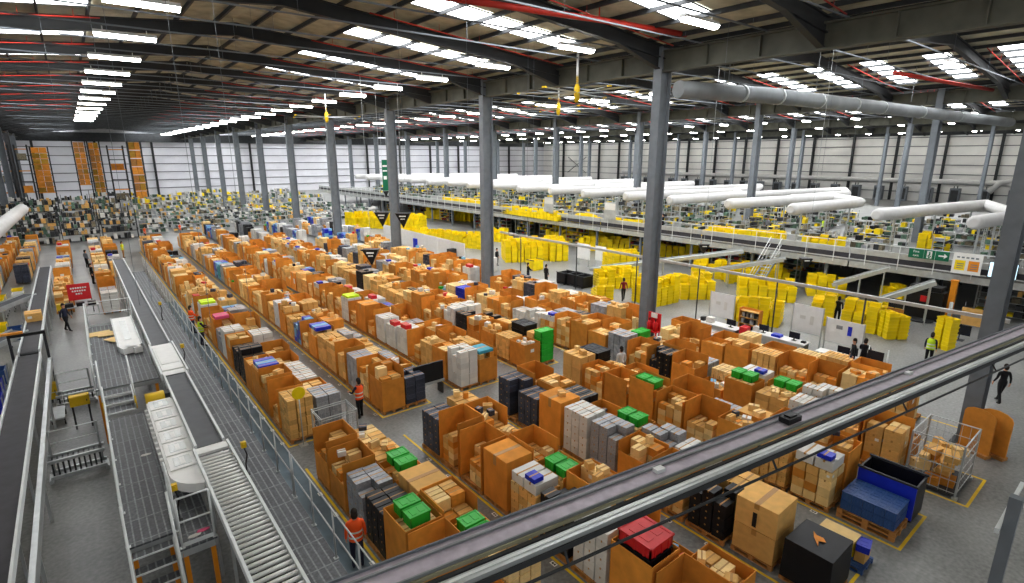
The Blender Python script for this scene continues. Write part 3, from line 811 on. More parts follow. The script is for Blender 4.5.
# conveyors
def conveyor(name, x0, x1, y0, y1, z, mat, label, legs=True, rails='rail', zleg=0):
    o = empty(name, ((x0+x1)/2, (y0+y1)/2, 0), label, 'conveyor'); cx, cyy = (x0+x1)/2, (y0+y1)/2
    w, l = (x1-x0)/2, (y1-y0)/2
    b = MB(); b.box(-w+.07, w-.07, -l, l, z-.1, z-.02); b.build('belt', mat, o)
    for s in (-1, 1):
        b = MB(); b.box(s*w-(.06 if s > 0 else 0), s*w+(0 if s > 0 else .06), -l, l, z-.2, z+.06); b.build('side_rail', rails, o)
    b = MB(); b.tube([(-w+.07, -l-.05, z-.08), (w-.07, -l-.05, z-.08)], .06, 8); b.build('end_roller', 'steeldk', o)
    if legs:
        n = max(1, int((y1-y0)/3.5))
        for k in range(n+1):
            y = -l+.2+(2*l-.4)*k/n
            b = MB()
            for s in (-1, 1): b.box(s*(w-.03)-.03, s*(w-.03)+.03, y-.03, y+.03, zleg, z-.2)
            b.box(-w+.06, w-.06, y-.02, y+.02, z-.5, z-.44); b.build('leg_frame', 'galv', o)
    return o
BZ = 2.6
conveyor('belt_conveyor', 1.56, 2.32, 16.1, 22.5, BZ, 'belt', 'grey belt conveyor between roller section and white cover plate')
conveyor('belt_conveyor', 1.56, 2.32, 26.8, 52.0, BZ, 'belt', 'long grey belt conveyor running away beside the walkway')
o = conveyor('belt_conveyor', 1.5, 2.4, 22.6, 26.7, BZ+.02, 'white', 'white covered section of the belt conveyor')
b = MB(); b.box(-.36, .36, -1.6, 1.6, BZ, BZ+.05); b.box(-.3, .3, -.9, 1.2, BZ+.05, BZ+.07); b.build('cover_plate', 'white', o)
# roller section
o = empty('roller_conveyor', (1.94, 12.6, 0), 'white roller conveyor coming towards the camera at the end of the belt', 'conveyor')
for s in (-1, 1):
    b = MB(); b.box(s*.42-.03, s*.42+.03, -3.6, 3.4, BZ-.16, BZ+.05); b.build('side_rail', 'rail', o)
    for y in (-3.3, -1, 1.2, 3.2):
        b = MB(); b.box(s*.42-.03, s*.42+.03, y-.03, y+.03, 0, BZ-.16); b.build('leg', 'galv', o)
b = MB(); b.box(-.38, .38, -3.55, 3.0, BZ-.4, BZ-.3); b.build('dark_gap_sheet', 'black', o)  # black sheet added below the rollers to darken the gaps between them
for k in range(36):
    y = -3.5+.18*k
    b = MB(); b.tube([(-.385, y, BZ-.03), (.385, y, BZ-.03)], .045, 8); b.build('roller', 'white', o)
b = MB(); b.box(-.385, .385, 3.02, 3.38, BZ-.05, BZ+.02); b.build('transfer_plate', 'white', o)
# white sorter conveyor with square panels and curved discharge
o = empty('sorter_conveyor', (1.2, 17.4, 0), 'white sorter conveyor with square panels and a curved end feeding the rollers', 'conveyor')
b = MB(); b.box(-.38, .38, -2.2, 3.2, 2.25, 2.46); b.build('frame', 'white', o)
for k in range(6):
    y = -2.0+.88*k
    b = MB(); b.box(-.32, .32, y, y+.8, 2.465, 2.5, 0); b.box(-.2, .2, y+.14, y+.66, 2.5, 2.508, 1); b.box(-.06, .06, y+.2, y+.6, 2.508, 2.512, 0); b.build('carrier_panel', ('white', 'galv'), o)
b = MB()
ring = []
for k in range(7):
    a = k/6*PI/2.6
    ring.append((-.38+.76*0, 0)); 
pts_o = [(-.38+1.0-1.0*math.cos(a), -2.2-1.0*math.sin(a)) for a in [PI/2.6*k/6 for k in range(7)]]
pts_i = [(.38+.3-.3*math.cos(a), -2.2-.3*math.sin(a)) for a in [PI/2.6*k/6 for k in range(7)]]
for k in range(6):
    a, c, d, e = pts_o[k], pts_o[k+1], pts_i[k+1], pts_i[k]
    b.hexa(((a[0], a[1], 2.25), (c[0], c[1], 2.25), (d[0], d[1], 2.25), (e[0], e[1], 2.25), (a[0], a[1], 2.5), (c[0], c[1], 2.5), (d[0], d[1], 2.5), (e[0], e[1], 2.5)))
b.build('curved_end', 'white', o)
for s in (-1, 1):
    for y in (-2, 0, 2.8):
        b = MB(); b.box(s*.33-.03, s*.33+.03, y-.03, y+.03, 0, 2.25); b.build('leg', 'galv', o)
for k in range(14):
    b = MB(); y = -2.1+.38*k; b.box(-.46, -.38, y, y+.16, 2.2, 2.34); b.build('side_tab', 'white', o)
# first white tray conveyor
o = empty('tray_conveyor', (.93, 30.4, 0), 'white flat-topped conveyor standing on the raised deck', 'conveyor')
b = MB(); b.box(-.42, .42, -2.5, 3.0, 2.3, 2.42); b.build('top_plate', 'white', o)
b = MB(); b.box(-.12, .12, -1.4, 2.2, 2.42, 2.43); b.build('centre_strip', 'galv', o)
for s in (-1, 1):
    b = MB(); b.box(s*.42-.03, s*.42+.03, -2.5, 3.0, 2.22, 2.46); b.build('side_rail', 'galv', o)
for q in ((0, -2.75), (.2, -2.9), (-.2, -2.8)):
    b = MB(); b.obox((q[0], q[1], 2.36), (.3, .4, .25), .3); b.build('motor_cover', 'white', o)
# machine bits between
def estop(x, y, z, label):
    o = empty('stop_button_post', (x, y, z), label, 'stop button')
    b = MB(); b.tube([(0, 0, 0), (0, 0, .35), (.06, 0, .6), (0, 0, .85)], .022, 6); b.obox((0, 0, .006), (.14, .14, .012)); b.build('post', 'black', o)
    b = MB(); b.obox((0, 0, .93), (.13, .12, .16)); b.tube([(0, -.06, .95), (0, -.1, .95)], .035, 8); b.build('button_box', 'yellowp', o)
estop(2.62, 15.2, DZ, 'yellow stop button on a black stalk beside the rollers')
estop(2.6, 25.5, DZ, 'yellow stop button on a stalk beside the white cover plate')
estop(.82, 14.1, DZ, 'yellow stop button in front of the sorter end')
estop(2.75, 34, DZ, 'yellow stop button on a stalk far along the walkway')
def disc(x, y, z, label):
    o = empty('cable_reel', (x, y, z), label, 'cable reel')
    b = MB(); b.tube([(0, -.12, .36), (0, .12, .36)], .33, 16); b.build('drum', 'yellowp', o)
    b = MB()
    for s in (-1, 1): b.bar((-.2, s*.16, 0), (0, s*.16, .36), .05, .05); b.bar((.2, s*.16, 0), (0, s*.16, .36), .05, .05)
    b.build('stand', 'steeldk', o)
disc(1.15, 22.3, DZ, 'yellow drum between the two white conveyors') if False else None
o = empty('drive_motor', (1.15, 21.1, DZ), 'yellow round drive motor at the head of the sorter conveyor', 'motor')
b = MB(); b.tube([(-.3, 0, .55), (.25, 0, .55)], .26, 14); b.build('motor_body', 'yellowp', o)
b = MB(); b.box(-.3, .3, -.22, .22, 0, .3); b.box(.25, .55, -.2, .2, .3, .75); b.build('gearbox', 'steeldk', o)
for i, (x, y, a) in enumerate(((-.05, 31.6, .1), (.35, 31.2, -.1), (.45, 29.9, .5))):
    b = MB(); b.obox((0, 0, .02), (.9 if i < 2 else .5, .75, .03), a)
    tag(b.build('cardboard_sheet', 'kraft2', None, (0, 0, 0)), ['flat cardboard sheet on the raised deck by its rail', 'flat cardboard sheet overlapping toward the tray conveyor', 'small cardboard scrap at the near end of the sheets'][i], 'cardboard').location = (x, y, 2.2+.001+.035*i)
for i, (x, y, m) in enumerate(((1.0, 13.25, 'whitebox'), (1.2, 13.35, 'pink'), (.5, 18.2, 'whitebox'))):
    b = MB(); b.prism([(-.14, -.03), (-.02, -.07), (.12, -.04), (.15, .02), (.03, .06), (-.1, .05)], 0, .015)
    o = b.build('paper_scrap', m); o.location = (x, y, DZ+.001)
    tag(o, ['white torn paper lying on the deck front', 'pink and white torn paper on the deck front', 'white scrap of paper on the deck beside the sorter'][i], 'paper')
# the dark belt on the other side of the bare floor
L0, L1, LZ_ = -3.1, -2.25, 1.8
conveyor('belt_conveyor', L0, L1, 8.0, 31.5, LZ_, 'beltdk', 'wide dark belt conveyor along the edge of the bare floor')
conveyor('belt_conveyor', L0+.02, L1-.05, 32.0, 57.0, LZ_, 'beltdk', 'far half of the dark belt conveyor beyond the gap')
b = MB(); b.box(-.2, .05, -12, 12, 0, .08); 
o = empty('belt_guard', (L1+.28, 19, 0), 'pale side guard running beside the dark belt', 'guard')
b = MB(); b.box(-.06, .06, -11, 12, LZ_-.55, LZ_-.15); b.build('guard_panel', 'galv', o)
for k in range(7):
    b = MB(); y = -10.5+3.6*k; b.box(-.04, .04, y-.04, y+.04, 0, LZ_-.55); b.build('leg', 'galv', o)
o = empty('barcode_arch', (-2.7, 32.6, 0), 'dark scanner arch with a pale beam over the dark belt', 'scanner')
for s in (-1, 1):
    b = MB(); b.box(s*.62-.05, s*.62+.05, -.08, .08, 0, LZ_+.62); b.build('leg', 'steeldk', o)
b = MB(); b.box(-.67, .67, -.1, .1, LZ_+.62, LZ_+.76); b.build('beam', 'black', o)
b = MB(); b.box(-.9, -.1, -.1, .1, LZ_+.765, LZ_+.85); b.build('sensor_bar', 'orange_board', o)
o = link('cardboard_carton', carton_mesh('kraft', True), None, (-2.72, 38.5, LZ_-.02+.225), .05, (.7, .9, .45))
tag(o, 'kraft carton riding on the dark belt beyond the scanner arch', 'carton')
for i, (x, y, sx, sy, m) in enumerate(((-2.6, 58.6, .5, .6, 'kraft'), )):
    pass
# low gate with black slats across the bare floor
def slat_gate(y, x0, x1, label, z=.75):
    o = empty('slatted_gate', ((x0+x1)/2, y, 0), label, 'gate'); w = (x1-x0)/2
    for zz in (.18, z):
        b = MB(); b.box(-w, w, -.28, -.2, zz-.05, zz+.05); b.box(-w, w, .2, .28, zz-.05, zz+.05); b.build('frame_rail', 'galv', o)
    n = int((x1-x0)/.14)
    for k in range(n):
        x = -w+.07+k*.14; b = MB(); b.box(x, x+.05, -.19, .19, z-.06, z-.01); b.box(x, x+.05, -.19, -.16, .2, z-.06); b.build('slat', 'steeldk', o)
    for s in (-1, 1):
        b = MB(); b.box(s*w-.05, s*w+.05, -.28, .28, 0, .13); b.box(s*(w-.1)-.03, s*(w-.1)+.03, .2, .26, .13, z+.9); b.build('end_post', 'galv', o)
    for zz in (z+.45, z+.88):
        b = MB(); b.tube([(-w+.1, .23, zz), (w-.1, .23, zz)], .018, 6); b.build('rail', 'rail', o)
slat_gate(22.0, -2.0, -.5, 'low slatted barrier with white rails across the bare floor, the one by the stair deck')
slat_gate(28.8, -1.9, -.6, 'low slatted barrier further back across the bare floor, under the yellow cabinet', .55)
o = empty('trolley', (-1.85, 27.3, 0), 'small pale trolley parked between dark belt and bare floor', 'trolley')
b = MB(); b.box(-.22, .22, -.7, .7, .3, .36); b.build('bed', 'galv', o)
b = MB(); b.tube([(-.2, .68, .36), (-.2, .68, 1.0), (.2, .68, 1.0), (.2, .68, .36)], .02, 6); b.build('handle', 'rail', o)
for sx in (-1, 1):
    for q in (-.55, .55):
        b = MB(); b.tube([(sx*.18, q-.0, .08), (sx*.18+.05, q, .08)], .08, 10); b.bar((sx*.2, q, .1), (sx*.2, q, .3), .04, .04); b.build('wheel', 'black', o)
def cabinet(x, y, z, sx, sy, sz, m, label, name='control_cabinet', legs=True):
    o = empty(name, (x, y, 0), label, 'cabinet')
    b = MB(); b.box(-sx/2, sx/2, -sy/2, sy/2, z, z+sz); b.build('body', m, o)
    b = MB(); b.box(-sx/2+.03, sx/2-.03, -sy/2-.02, -sy/2-.001, z+.03, z+sz-.03); d = b.build('door', m, o)
    b = MB(); b.box(sx/2-.1, sx/2-.07, -sy/2-.04, -sy/2-.021, z+sz*.4, z+sz*.6); b.build('handle', 'black', d)
    if legs:
        for s in (-1, 1):
            b = MB(); b.box(s*(sx/2-.06)-.03, s*(sx/2-.06)+.03, -.03, .03, 0, z-.001); b.build('leg', 'steeldk', o)
cabinet(-1.05, 25.9, 1.0, .62, .3, .4, 'yellowp', 'yellow control cabinet standing at the edge of the bare floor')
cabinet(-1.75, 45.5, .6, .5, .4, .4, 'yellowp', 'yellow control cabinet near the worker beside the dark belt')
cabinet(-2.0, 29.6, .2, .3, .3, .7, 'yellowp', 'yellow box near the dark belt by the parked trolley')
# side feeders joining the dark belt
def incline(p, q, w, label, mat='belt'):
    p, q = Vector(p), Vector(q)
    o = empty('feeder_conveyor', (p.x, p.y, 0), label, 'conveyor'); B = Vector((p.x, p.y, 0)); d = (q-p); n = Vector((-d.y, d.x, 0)).normalized()*w/2
    b = MB(); b.bar(p-B, q-B, w-.1, .1); b.build('belt', mat, o)
    for s in (-1, 1):
        b = MB(); b.bar(p-B+n*s, q-B+n*s, .05, .26); b.build('side_rail', 'galv', o)
    for t in (.08, .5, .92):
        c = p.lerp(q, t)-B
        b = MB()
        for s in (-1, 1): b.box(c.x+n.x*s-.03, c.x+n.x*s+.03, c.y+n.y*s-.03, c.y+n.y*s+.03, 0, c.z-.06)
        b.build('leg_frame', 'galv', o)
    return o
incline((-6.4, 42.5, 1.2), (-3.2, 46.0, 1.75), .9, 'grey feeder conveyor joining the dark belt from the side, the further one')
incline((-6.2, 33.3, 1.2), (-3.2, 36.4, 1.75), .9, 'grey feeder conveyor joining the dark belt from the side, the nearer one')
for i, (x, y, m) in enumerate(((-3.9, 30.2, 'blue'), (-3.75, 28.2, 'blue'), (-3.9, 32.0, 'bluedk'), (-3.7, 39.6, 'bluedk'), (-4.4, 41, 'yellow'), (-5.0, 48.0, 'yellow'), (-5.0, 49.5, 'yellow'), (-4.1, 50, 'white'), (-4.2, 51.5, 'yellow'))):
    o = link('tote_trolley', None, None) if False else empty('tote_trolley', (x, y, 0), '%s tote trolley, %s along the outer side of the dark belt' % ({'blue': 'blue', 'bluedk': 'slate blue', 'yellow': 'yellow', 'white': 'white'}[m], ordn(i+1)), 'trolley', 0, 'tote trolleys by the dark belt')
    b = MB(); b.box(-.35, .35, -.5, .5, .55, .6)
    for sx in (-1, 1):
        for q in (-1, 1): b.box(sx*.33-.02, sx*.33+.02, q*.48-.02, q*.48+.02, .1, 1.3)
    b.build('frame', 'galv', o)
    for k, z in enumerate((.61, .95)):
        b = MB(); b.box(-.3, .3, -.42, .42, z, z+.03); b.box(-.3, -.27, -.42, .42, z+.03, z+.3); b.box(.27, .3, -.42, .42, z+.03, z+.3); b.box(-.27, .27, -.42, -.39, z+.03, z+.3); b.box(-.27, .27, .39, .42, z+.03, z+.3); b.build('tote', m, o)
    for sx in (-1, 1):
        for q in (-1, 1):
            b = MB(); b.tube([(sx*.3-.02, q*.45, .05), (sx*.3+.02, q*.45, .05)], .05, 8); b.build('caster', 'black', o)
# red notice above its desk
o = empty('red_notice_board', (-.72, 46.3, 0), 'red notice board with white lettering standing on a bench', 'notice')
b = MB(); b.hexa(((-.62, 0, .95), (.62, 0, .95), (.62, .04, .95), (-.62, .04, .95), (-.62, .1, 2.05), (.62, .1, 2.05), (.62, .14, 2.05), (-.62, .14, 2.05))); b.build('board', 'red', o)
b = MB()
for k, (a, c) in enumerate(((-.45, .4), (-.38, .38), (-.2, .22))):
    z = 1.72-.2*k; x = a
    while x < c-.05:
        w_ = .09; b.box(x, x+w_, -.012+(z-.95)*.083, -.004+(z-.95)*.083, z, z+.1); x += .13
b.build('lettering', 'white', o)
b = MB()
for s in (-1, 1): b.bar((s*.6, .06, 0), (s*.6, .06, .95), .05, .05)
b.build('stand', 'steeldk', o)
o = empty('bench', (-.75, 45.3, 0), 'grey bench with dark bins in front of the red notice board', 'bench')
b = MB(); b.box(-.95, .95, -.3, .3, .7, .75); b.build('top', 'galv', o)
for sx in (-1, 1):
    b = MB(); b.box(sx*.9-.03, sx*.9+.03, -.28, .28, 0, .7); b.build('leg', 'galv', o)
for k in range(3):
    b = MB(); b.box(-.22, .22, -.2, .2, 0, .25); q = b.build('plastic_bin', 'black'); q.location = (-1.35+.6*k, 45.3, .751)
    tag(q, 'small black bin on the bench before the red notice, %s from the dark belt' % ordn(k+1), 'bin', 'black bins on the bench')
# blue painted strip between fence and first row
b = MB(); b.box(4.05, 4.72, 5, 46, 0, .003); struct(b.build('trim_300', 'bluefloor'), 'blue walkway strip painted on the floor')

# ------------------------------------------------------------------ mezzanine on the far side of the open floor
MX0, MX1, MY0, MY1, MZ = 44.6, 96.0, 3.0, 128.0, 3.0
b = MB(); b.box(MX0, MX1, MY0, MY1, MZ-.12, MZ); struct(b.build('mezzanine_floor', 'concrete'), 'pale mezzanine floor')
k = 0
for x in range(45, 70, 6):
    for y in range(5, 120, 6):
        if inview(x, y, 1.5, 10):
            b = MB(); b.box(x-.1, x+.1, y-.1, y+.1, 0, MZ-.45); struct(b.build('pillar', 'steeldk' if x > 45 else 'steel'))
for y in range(5, 120, 6):
    if inview(46, y, 2.5, 40): b = MB(); b.box(MX0+.1, 72, y-.1, y+.1, MZ-.45, MZ-.13); struct(b.build('beam', 'steeldk'))
for i in range(10):
    y0, y1 = MY0+12.4*i, MY0+12.4*(i+1)-.1
    if not seen_line((MX0, y0, 3), (MX0, y1, 3), 10): continue
    o = empty('mezzanine_fascia', (MX0-.05, y0, MZ), 'dark mezzanine edge with pale lower rail, %s bay from near end' % ordn(i+1), 'fascia', 0, 'mezzanine edge bays')
    b = MB(); b.box(-.05, 0, 0, y1-y0, -.55, -.12); b.build('lower_rail', 'galv', o)
    b = MB(); b.box(-.06, .0, 0, y1-y0, .10, .46); b.build('dark_panel', 'beltdk', o)
    b = MB(); b.box(-.06, .14, 0, y1-y0, .47, .86); b.build('top_conveyor_edge', 'galv', o)
    for q in range(6):
        yy = (y1-y0)*(q+.5)/6
        b = MB(); b.tube([(-.1, yy, -.3), (-.1, yy, 1.35)], .03, 5); b.build('post', 'rail', o)
    b = MB(); b.tube([(-.1, 0, 1.35), (-.1, y1-y0, 1.35)], .025, 5); b.build('top_rail', 'rail', o)
# ---- white fabric ducts over the mezzanine, each a long hairpin
def hairpin(y, xa, xb, z, label, r=.5, short=None, gap=6.0):
    xs_ = short if short else xb-1.5
    o = empty('fabric_duct', (xa, y, z), label, 'duct', 0, 'white ducts over the mezzanine')
    b = MB()
    def cap_tube(p, q):
        p, q = Vector(p), Vector(q); d = (q-p).normalized()
        b.tube([p-d*.001, p, p+d*.12, p+d*.35, q-d*.3, q-d*.1, q], [r*.55, r*.6, r*.9, r, r, r*.9, r*.6], 14)
    cap_tube((0, 0, 0), (xb-xa, -3.2*(xb-xa)/18.5, 0))
    cap_tube((xb-xa-.3, -3.2*(xb-xa)/18.5, -.02), (xs_-xa, -gap-1.0, -.04))
    cap_tube((0, -gap, -.06), (xs_-xa+.3, -gap-1.0, -.06))
    b.build('tube', 'fabric', o)
    for q in (.15, .5, .85):
        for (xx, yy) in ((q*(xb-xa), -3.2*(xb-xa)/18.5*q), (q*(xs_-xa), -gap-1.0*q)):
            f = MB(); f.box(xx-.06, xx+.06, yy-.06, yy+.06, MZ-z, -r+.05); f.box(xx-.09, xx+.09, yy-.5, yy+.5, -r-.02, -r+.06); f.build('support', 'galv', o)
for i in range(9):
    y = 15.4+12.6*i
    hairpin(y, 48.8, 67.2 if i != 1 else 66.0, 6.0, 'white hairpin duct on supports above the mezzanine, %s from near end' % ordn(i+1), short=57.0 if i == 0 else 61.5)
for i in range(8):
    y = 36+12.6*i
    hairpin(y, 66, 88, 5.6, 'white hairpin duct in the further line over the mezzanine, %s from near end' % ordn(i+1), short=80)
# long pale service pipe on the side wall
b = MB(); b.tube([(XR-3, 12, 4.4), (XR-3, 24, 4.4), (XR-2.2, 27, 4.8), (XR-2.2, 130, 4.8)], .55, 10)
tag(b.build('wall_duct', 'fabric'), 'long white duct running low along the side wall', 'duct')
b = MB(); b.tube([(XR-2.4, 5, 5.6), (XR-2.4, 24, 5.5), (XR-3.6, 26.5, 4.9), (XR-3.6, 28, 2.9)], .6, 10)
tag(b.build('wall_duct', 'fabric'), 'white duct bending down at the near end of the side wall', 'duct')
for i, y in enumerate(range(14, 130, 5)):
    o = empty('air_handler', (XR-2.6, y, 0), 'dark ventilation unit against the side wall, %s from the near end' % ordn(i+1), 'ventilation unit', 0, 'ventilation units along the side wall')
    b = MB(); b.box(-.7, .7, -.9, .9, 0, 3.4); b.build('body', 'steel', o)
    b = MB(); b.box(-.74, -.705, -.7, .7, .5, 3.0); b.build('grille', 'steeldk', o)
    b = MB(); b.tube([(-.2, -.3, 3.4), (-.2, -.3, 3.95)], .1, 6); b.build('pipe', 'steeldk', o); b = MB(); b.tube([(-.2, .3, 3.4), (-.2, .3, 3.95)], .1, 6); b.build('pipe', 'steeldk', o)

# ---- yellow totes: nested stacks on the floor and on the mezzanine
TOTES = []
CARD = ['nil', 'one', 'two', 'three', 'four', 'five', 'six', 'seven', 'eight', 'nine', 'ten', 'eleven', 'twelve', 'thirteen', 'fourteen', 'fifteen', 'sixteen', 'seventeen', 'eighteen', 'nineteen', 'twenty']+['a later one']*60
def tote_mesh():
    b = MB(); a, c, h = .30, .20, .30; t = .02; f = .035
    def ring(z, g): return [(-a+g, -c+g, z), (a-g, -c+g, z), (a-g, c-g, z), (-a+g, c-g, z)]
    o0, o1, o2, o3, i3, i0 = ring(0, f), ring(h-.05, .012), ring(h-.05, -.005), ring(h, -.005), ring(h, t), ring(.02, f+t)
    i = len(b.v)
    for r_ in (o0, o1, o2, o3, i3, i0): b.v += r_
    for k in range(5):
        for j in range(4):
            p = i+k*4+j; q = i+k*4+(j+1) % 4
            b.f.append((p, q, q+4, p+4)); b.m.append(0); b.sm.append(False)
    b.f.append((i+3, i+2, i+1, i)); b.f.append((i+20, i+21, i+22, i+23)); b.m += [0, 0]; b.sm += [False]*2
    return b
TB = tote_mesh(); TM = TB.mesh('tote', ['yellow'])
def tote_stack(x, y, z, n, rz, ref):
    for k in range(n):
        TOTES.append(((x+R.uniform(-.01, .01), y+R.uniform(-.01, .01), z+.215*k), rz+R.uniform(-.03, .03), k, ref))
def tote_field(pa, pb, depth, hmin, hmax, ref, z=0.0, skip=.08):
    """rows of stacks whose front line runs from a to b, going back from the camera"""
    A, B = Vector((pa.x, pa.y, 0)), Vector((pb.x, pb.y, 0))
    L = (B-A).length; d = (B-A)/L; nrm = Vector((-d.y, d.x, 0))
    if nrm.dot(A) < 0: nrm = -nrm
    rz = math.atan2(d.y, d.x)
    m = max(1, int(L/.66))
    # dolly boards under the stacks are part of the look: one low plastic dolly per stack
    for i in range(m):
        for j in range(depth):
            if R.random() < skip: continue
            c = A+d*(.33+.66*i)+nrm*(.25+.47*j)
            tote_stack(c.x, c.y, z+.001, R.randint(hmin, hmax), rz, 'stack %s of rank %s, %s' % (CARD[i+1], CARD[j+1], ref))
SEGS = [((680, 300), (724, 300), 5, 5, 8, 'block past the big pillar'), ((724, 320), (788, 330), 4, 4, 8, 'block behind the first whiteboard'), ((808, 324), (834, 328), 5, 6, 9, 'block behind the third whiteboard'),
    ((838, 328), (885, 337), 4, 5, 8, 'block beside the dark clad worker'), ((886, 340), (911, 340), 5, 5, 9, 'block by the barrier posts'), ((899, 313), (936, 313), 5, 4, 7, 'block under the mezzanine edge'),
    ((947, 352), (964, 350), 2, 8, 9, 'tall pair near the parked board'), ((613, 276), (641, 274), 5, 7, 10, 'block left of the incline'.replace('left of', 'before')), ((596, 309), (616, 308), 4, 5, 8, 'block behind the worker in red'),
    ((655, 308), (682, 302), 5, 6, 9, 'block just past the big pillar foot'), ((505, 263), (573, 261), 7, 7, 10, 'long block in mid floor'), ((428, 244), (482, 250), 4, 5, 8, 'block behind the white partition'),
    ((345, 227), (420, 231), 6, 6, 10, 'far block beside the pillar row'), ((727, 284), (795, 284), 5, 4, 7, 'block below the stair'), ((545, 240), (610, 247), 5, 4, 8, 'block by the mezzanine edge'),
    ((640, 256), (700, 259), 4, 3, 6, 'low block under the mezzanine edge'), ((424, 218), (470, 222), 5, 5, 8, 'far block beyond the partition'), ((250, 214), (292, 216), 4, 4, 7, 'far block near the end of the rows'),
    ((690, 276), (722, 280), 4, 4, 7, 'low block before the first incline'), ((738, 300), (800, 304), 4, 4, 7, 'middle block beyond the whiteboards'), ((806, 296), (850, 300), 4, 4, 7, 'middle block before the stair'), ((578, 250), (640, 254), 5, 4, 7, 'block past the long mid floor block'), ((600, 290), (640, 288), 4, 4, 7, 'block beyond the worker in red'), ((480, 240), (503, 243), 4, 4, 7, 'block beside the second pillar'), ((390, 236), (425, 240), 4, 3, 6, 'block before the mezzanine end')]
for a, c, dep, h0, h1, ref in SEGS:
    tote_field(ground(*a), ground(*c), dep, h0, h1, ref)
for a, c, dep, h0, h1, ref in [((700, 236), (790, 244), 4, 2, 4, 'mezzanine front'), ((800, 246), (850, 250), 4, 2, 4, 'mezzanine middle'), ((858, 240), (890, 243), 5, 2, 5, 'mezzanine by the second pillar'),
    ((915, 250), (935, 252), 5, 3, 6, 'mezzanine beside the pillar'), ((940, 253), (960, 254), 3, 2, 4, 'mezzanine near end'), ((500, 213), (560, 222), 5, 2, 4, 'far mezzanine front'), ((570, 222), (640, 230), 4, 2, 4, 'mezzanine before the big pillar'),
    ((740, 224), (780, 227), 4, 2, 5, 'mezzanine second rank'), ((440, 203), (500, 208), 4, 2, 4, 'distant mezzanine front'), ((985, 248), (1010, 250), 4, 2, 4, 'mezzanine at the near end')]:
    tote_field(ground(a[0], a[1], MZ), ground(c[0], c[1], MZ), dep, h0, h1, ref, MZ)
vis = []
for t in TOTES:
    q = proj(*t[0])
    if q and inview(*t[0], 10): vis.append((q[2], t))
vis.sort(key=lambda e: e[0])
for w_, t in vis[:300]:
    o = link('yellow_tote', TM, None, t[0], t[1])
    tag(o, 'yellow tote, %s up, %s' % (ordn(t[2]+1), t[3]), 'tote', 'stacked yellow plastic totes')
b = MB()
for w_, t in vis[300:]:
    T = Matrix.Translation(t[0]) @ Matrix.Rotation(t[1], 4, 'Z'); i = len(b.v)
    b.v += [tuple(T @ Vector(v)) for v in TB.v]; b.f += [tuple(i+j for j in f) for f in TB.f]; b.m += TB.m; b.sm += TB.sm
o = b.build('yellow_tote', 'yellow'); tag(o, 'mass of stacked yellow totes further off', 'tote', 'stacked yellow plastic totes', 'stuff')

# ---- shelving with goods on the mezzanine and at the back of the hall
def shelf_unit(x, y, z, w_, d, h, n, rz, label, group, mats, fill_=.85, frame='galv'):
    o = empty('shelving_unit', (x, y, z), label, 'shelving', rz, group)
    b = MB()
    for sx in (-1, 1):
        b = MB()
        for q in (-1, 1): b.box(sx*w_/2-.03, sx*w_/2+.03, q*d/2-.03, q*d/2+.03, 0, h)
        for q in range(1, 4): b.box(sx*w_/2-.015, sx*w_/2+.015, -d/2, d/2, h*q/4-.02, h*q/4+.02)
        b.build('upright_frame', frame, o)
    g = MB(); b = MB()
    for k in range(n):
        zz = .15+(h-.15)*k/n
        b.box(-w_/2+.04, w_/2-.04, -d/2, d/2, zz-.03, zz)
        x_ = -w_/2+.08
        while x_ < w_/2-.3:
            s_ = R.uniform(.2, .5)
            if R.random() < fill_: g.box(x_, min(x_+s_-.03, w_/2-.05), -d/2+.03, d/2-.05, zz+.001, zz+R.uniform(.4, .85)*(h-.15)/n-.03, R.randrange(len(mats)))
            x_ += s_
    b.build('shelf', frame, o)
    p = g.build('stored_goods', mats, o); p['kind'] = 'stuff'
    return o
GM = ['goods', 'goodsg', 'goodsg', 'steeldk', 'yellow', 'goods', 'greybox', 'blackbox']
n = 0
for x in (50, 54, 58.5, 63, 68, 73):
    for y in range(4, 110, 4):
        if R.random() < .12: continue
        if not inview(x, y, MZ+1, 0) or any(abs(x-px) < 1.2 and abs(y-py) < 2.2 for px, py in PILL): continue
        n += 1
        shelf_unit(x, y, MZ, 3.2, .7, R.uniform(1.3, 2.1), 3, PI/2 if (n % 3) else 0.02, 'shelving of mixed goods on the mezzanine, %s counting from the near edge' % ordn(n), 'shelving on the mezzanine', GM)

n = 0
for x in (47.5, 52, 57):
    for y in range(6, 100, 5):
        if R.random() < .25 or not inview(x, y, 1, 0) or y % 6 == 5 or any(abs(x-px) < 1.2 and abs(y-py) < 2.6 for px, py in PILL): continue
        n += 1
        shelf_unit(x, y+.6, 0, 3.0, .8, 2.0, 4, PI/2, 'shelving of stock in the shade under the mezzanine, %s counting from the near end' % ordn(n), 'shelving under the mezzanine', ['goods', 'goodsg', 'kraft', 'steeldk', 'yellow', 'blackbox', 'redcloth'])
b = MB(); b.tube([ground(-14, 238, 6), ground(22, 209, 6.0)], .45, 10)
tag(b.build('fabric_duct', 'fabric'), 'white duct coming in from the side above the dark belt', 'duct')

# ------------------------------------------------------------------ work area on the open floor
for i, (a, za, c, zc, nm) in enumerate((((590, 269), .9, (743, 251), 3.0, 'long inclined conveyor rising past the big pillar to the mezzanine'), ((707, 271), 1.4, (785, 259), 3.0, 'inclined conveyor rising to the mezzanine beside the stair'),
        ((833, 284), 1.3, (890, 268), 2.9, 'inclined conveyor near the parked machines'), ((878, 300), 1.2, (936, 282), 2.8, 'inclined conveyor nearest the second pillar row'))):
    p, q = ground(*a, za), ground(*c, zc); incline(tuple(p), tuple(q), .9, nm, 'galv')
stairs(43.1, 44.0, 20.4, MZ, 0, 12, .28, 'steel stair with pale rails climbing to the mezzanine', rz=-PI/2)
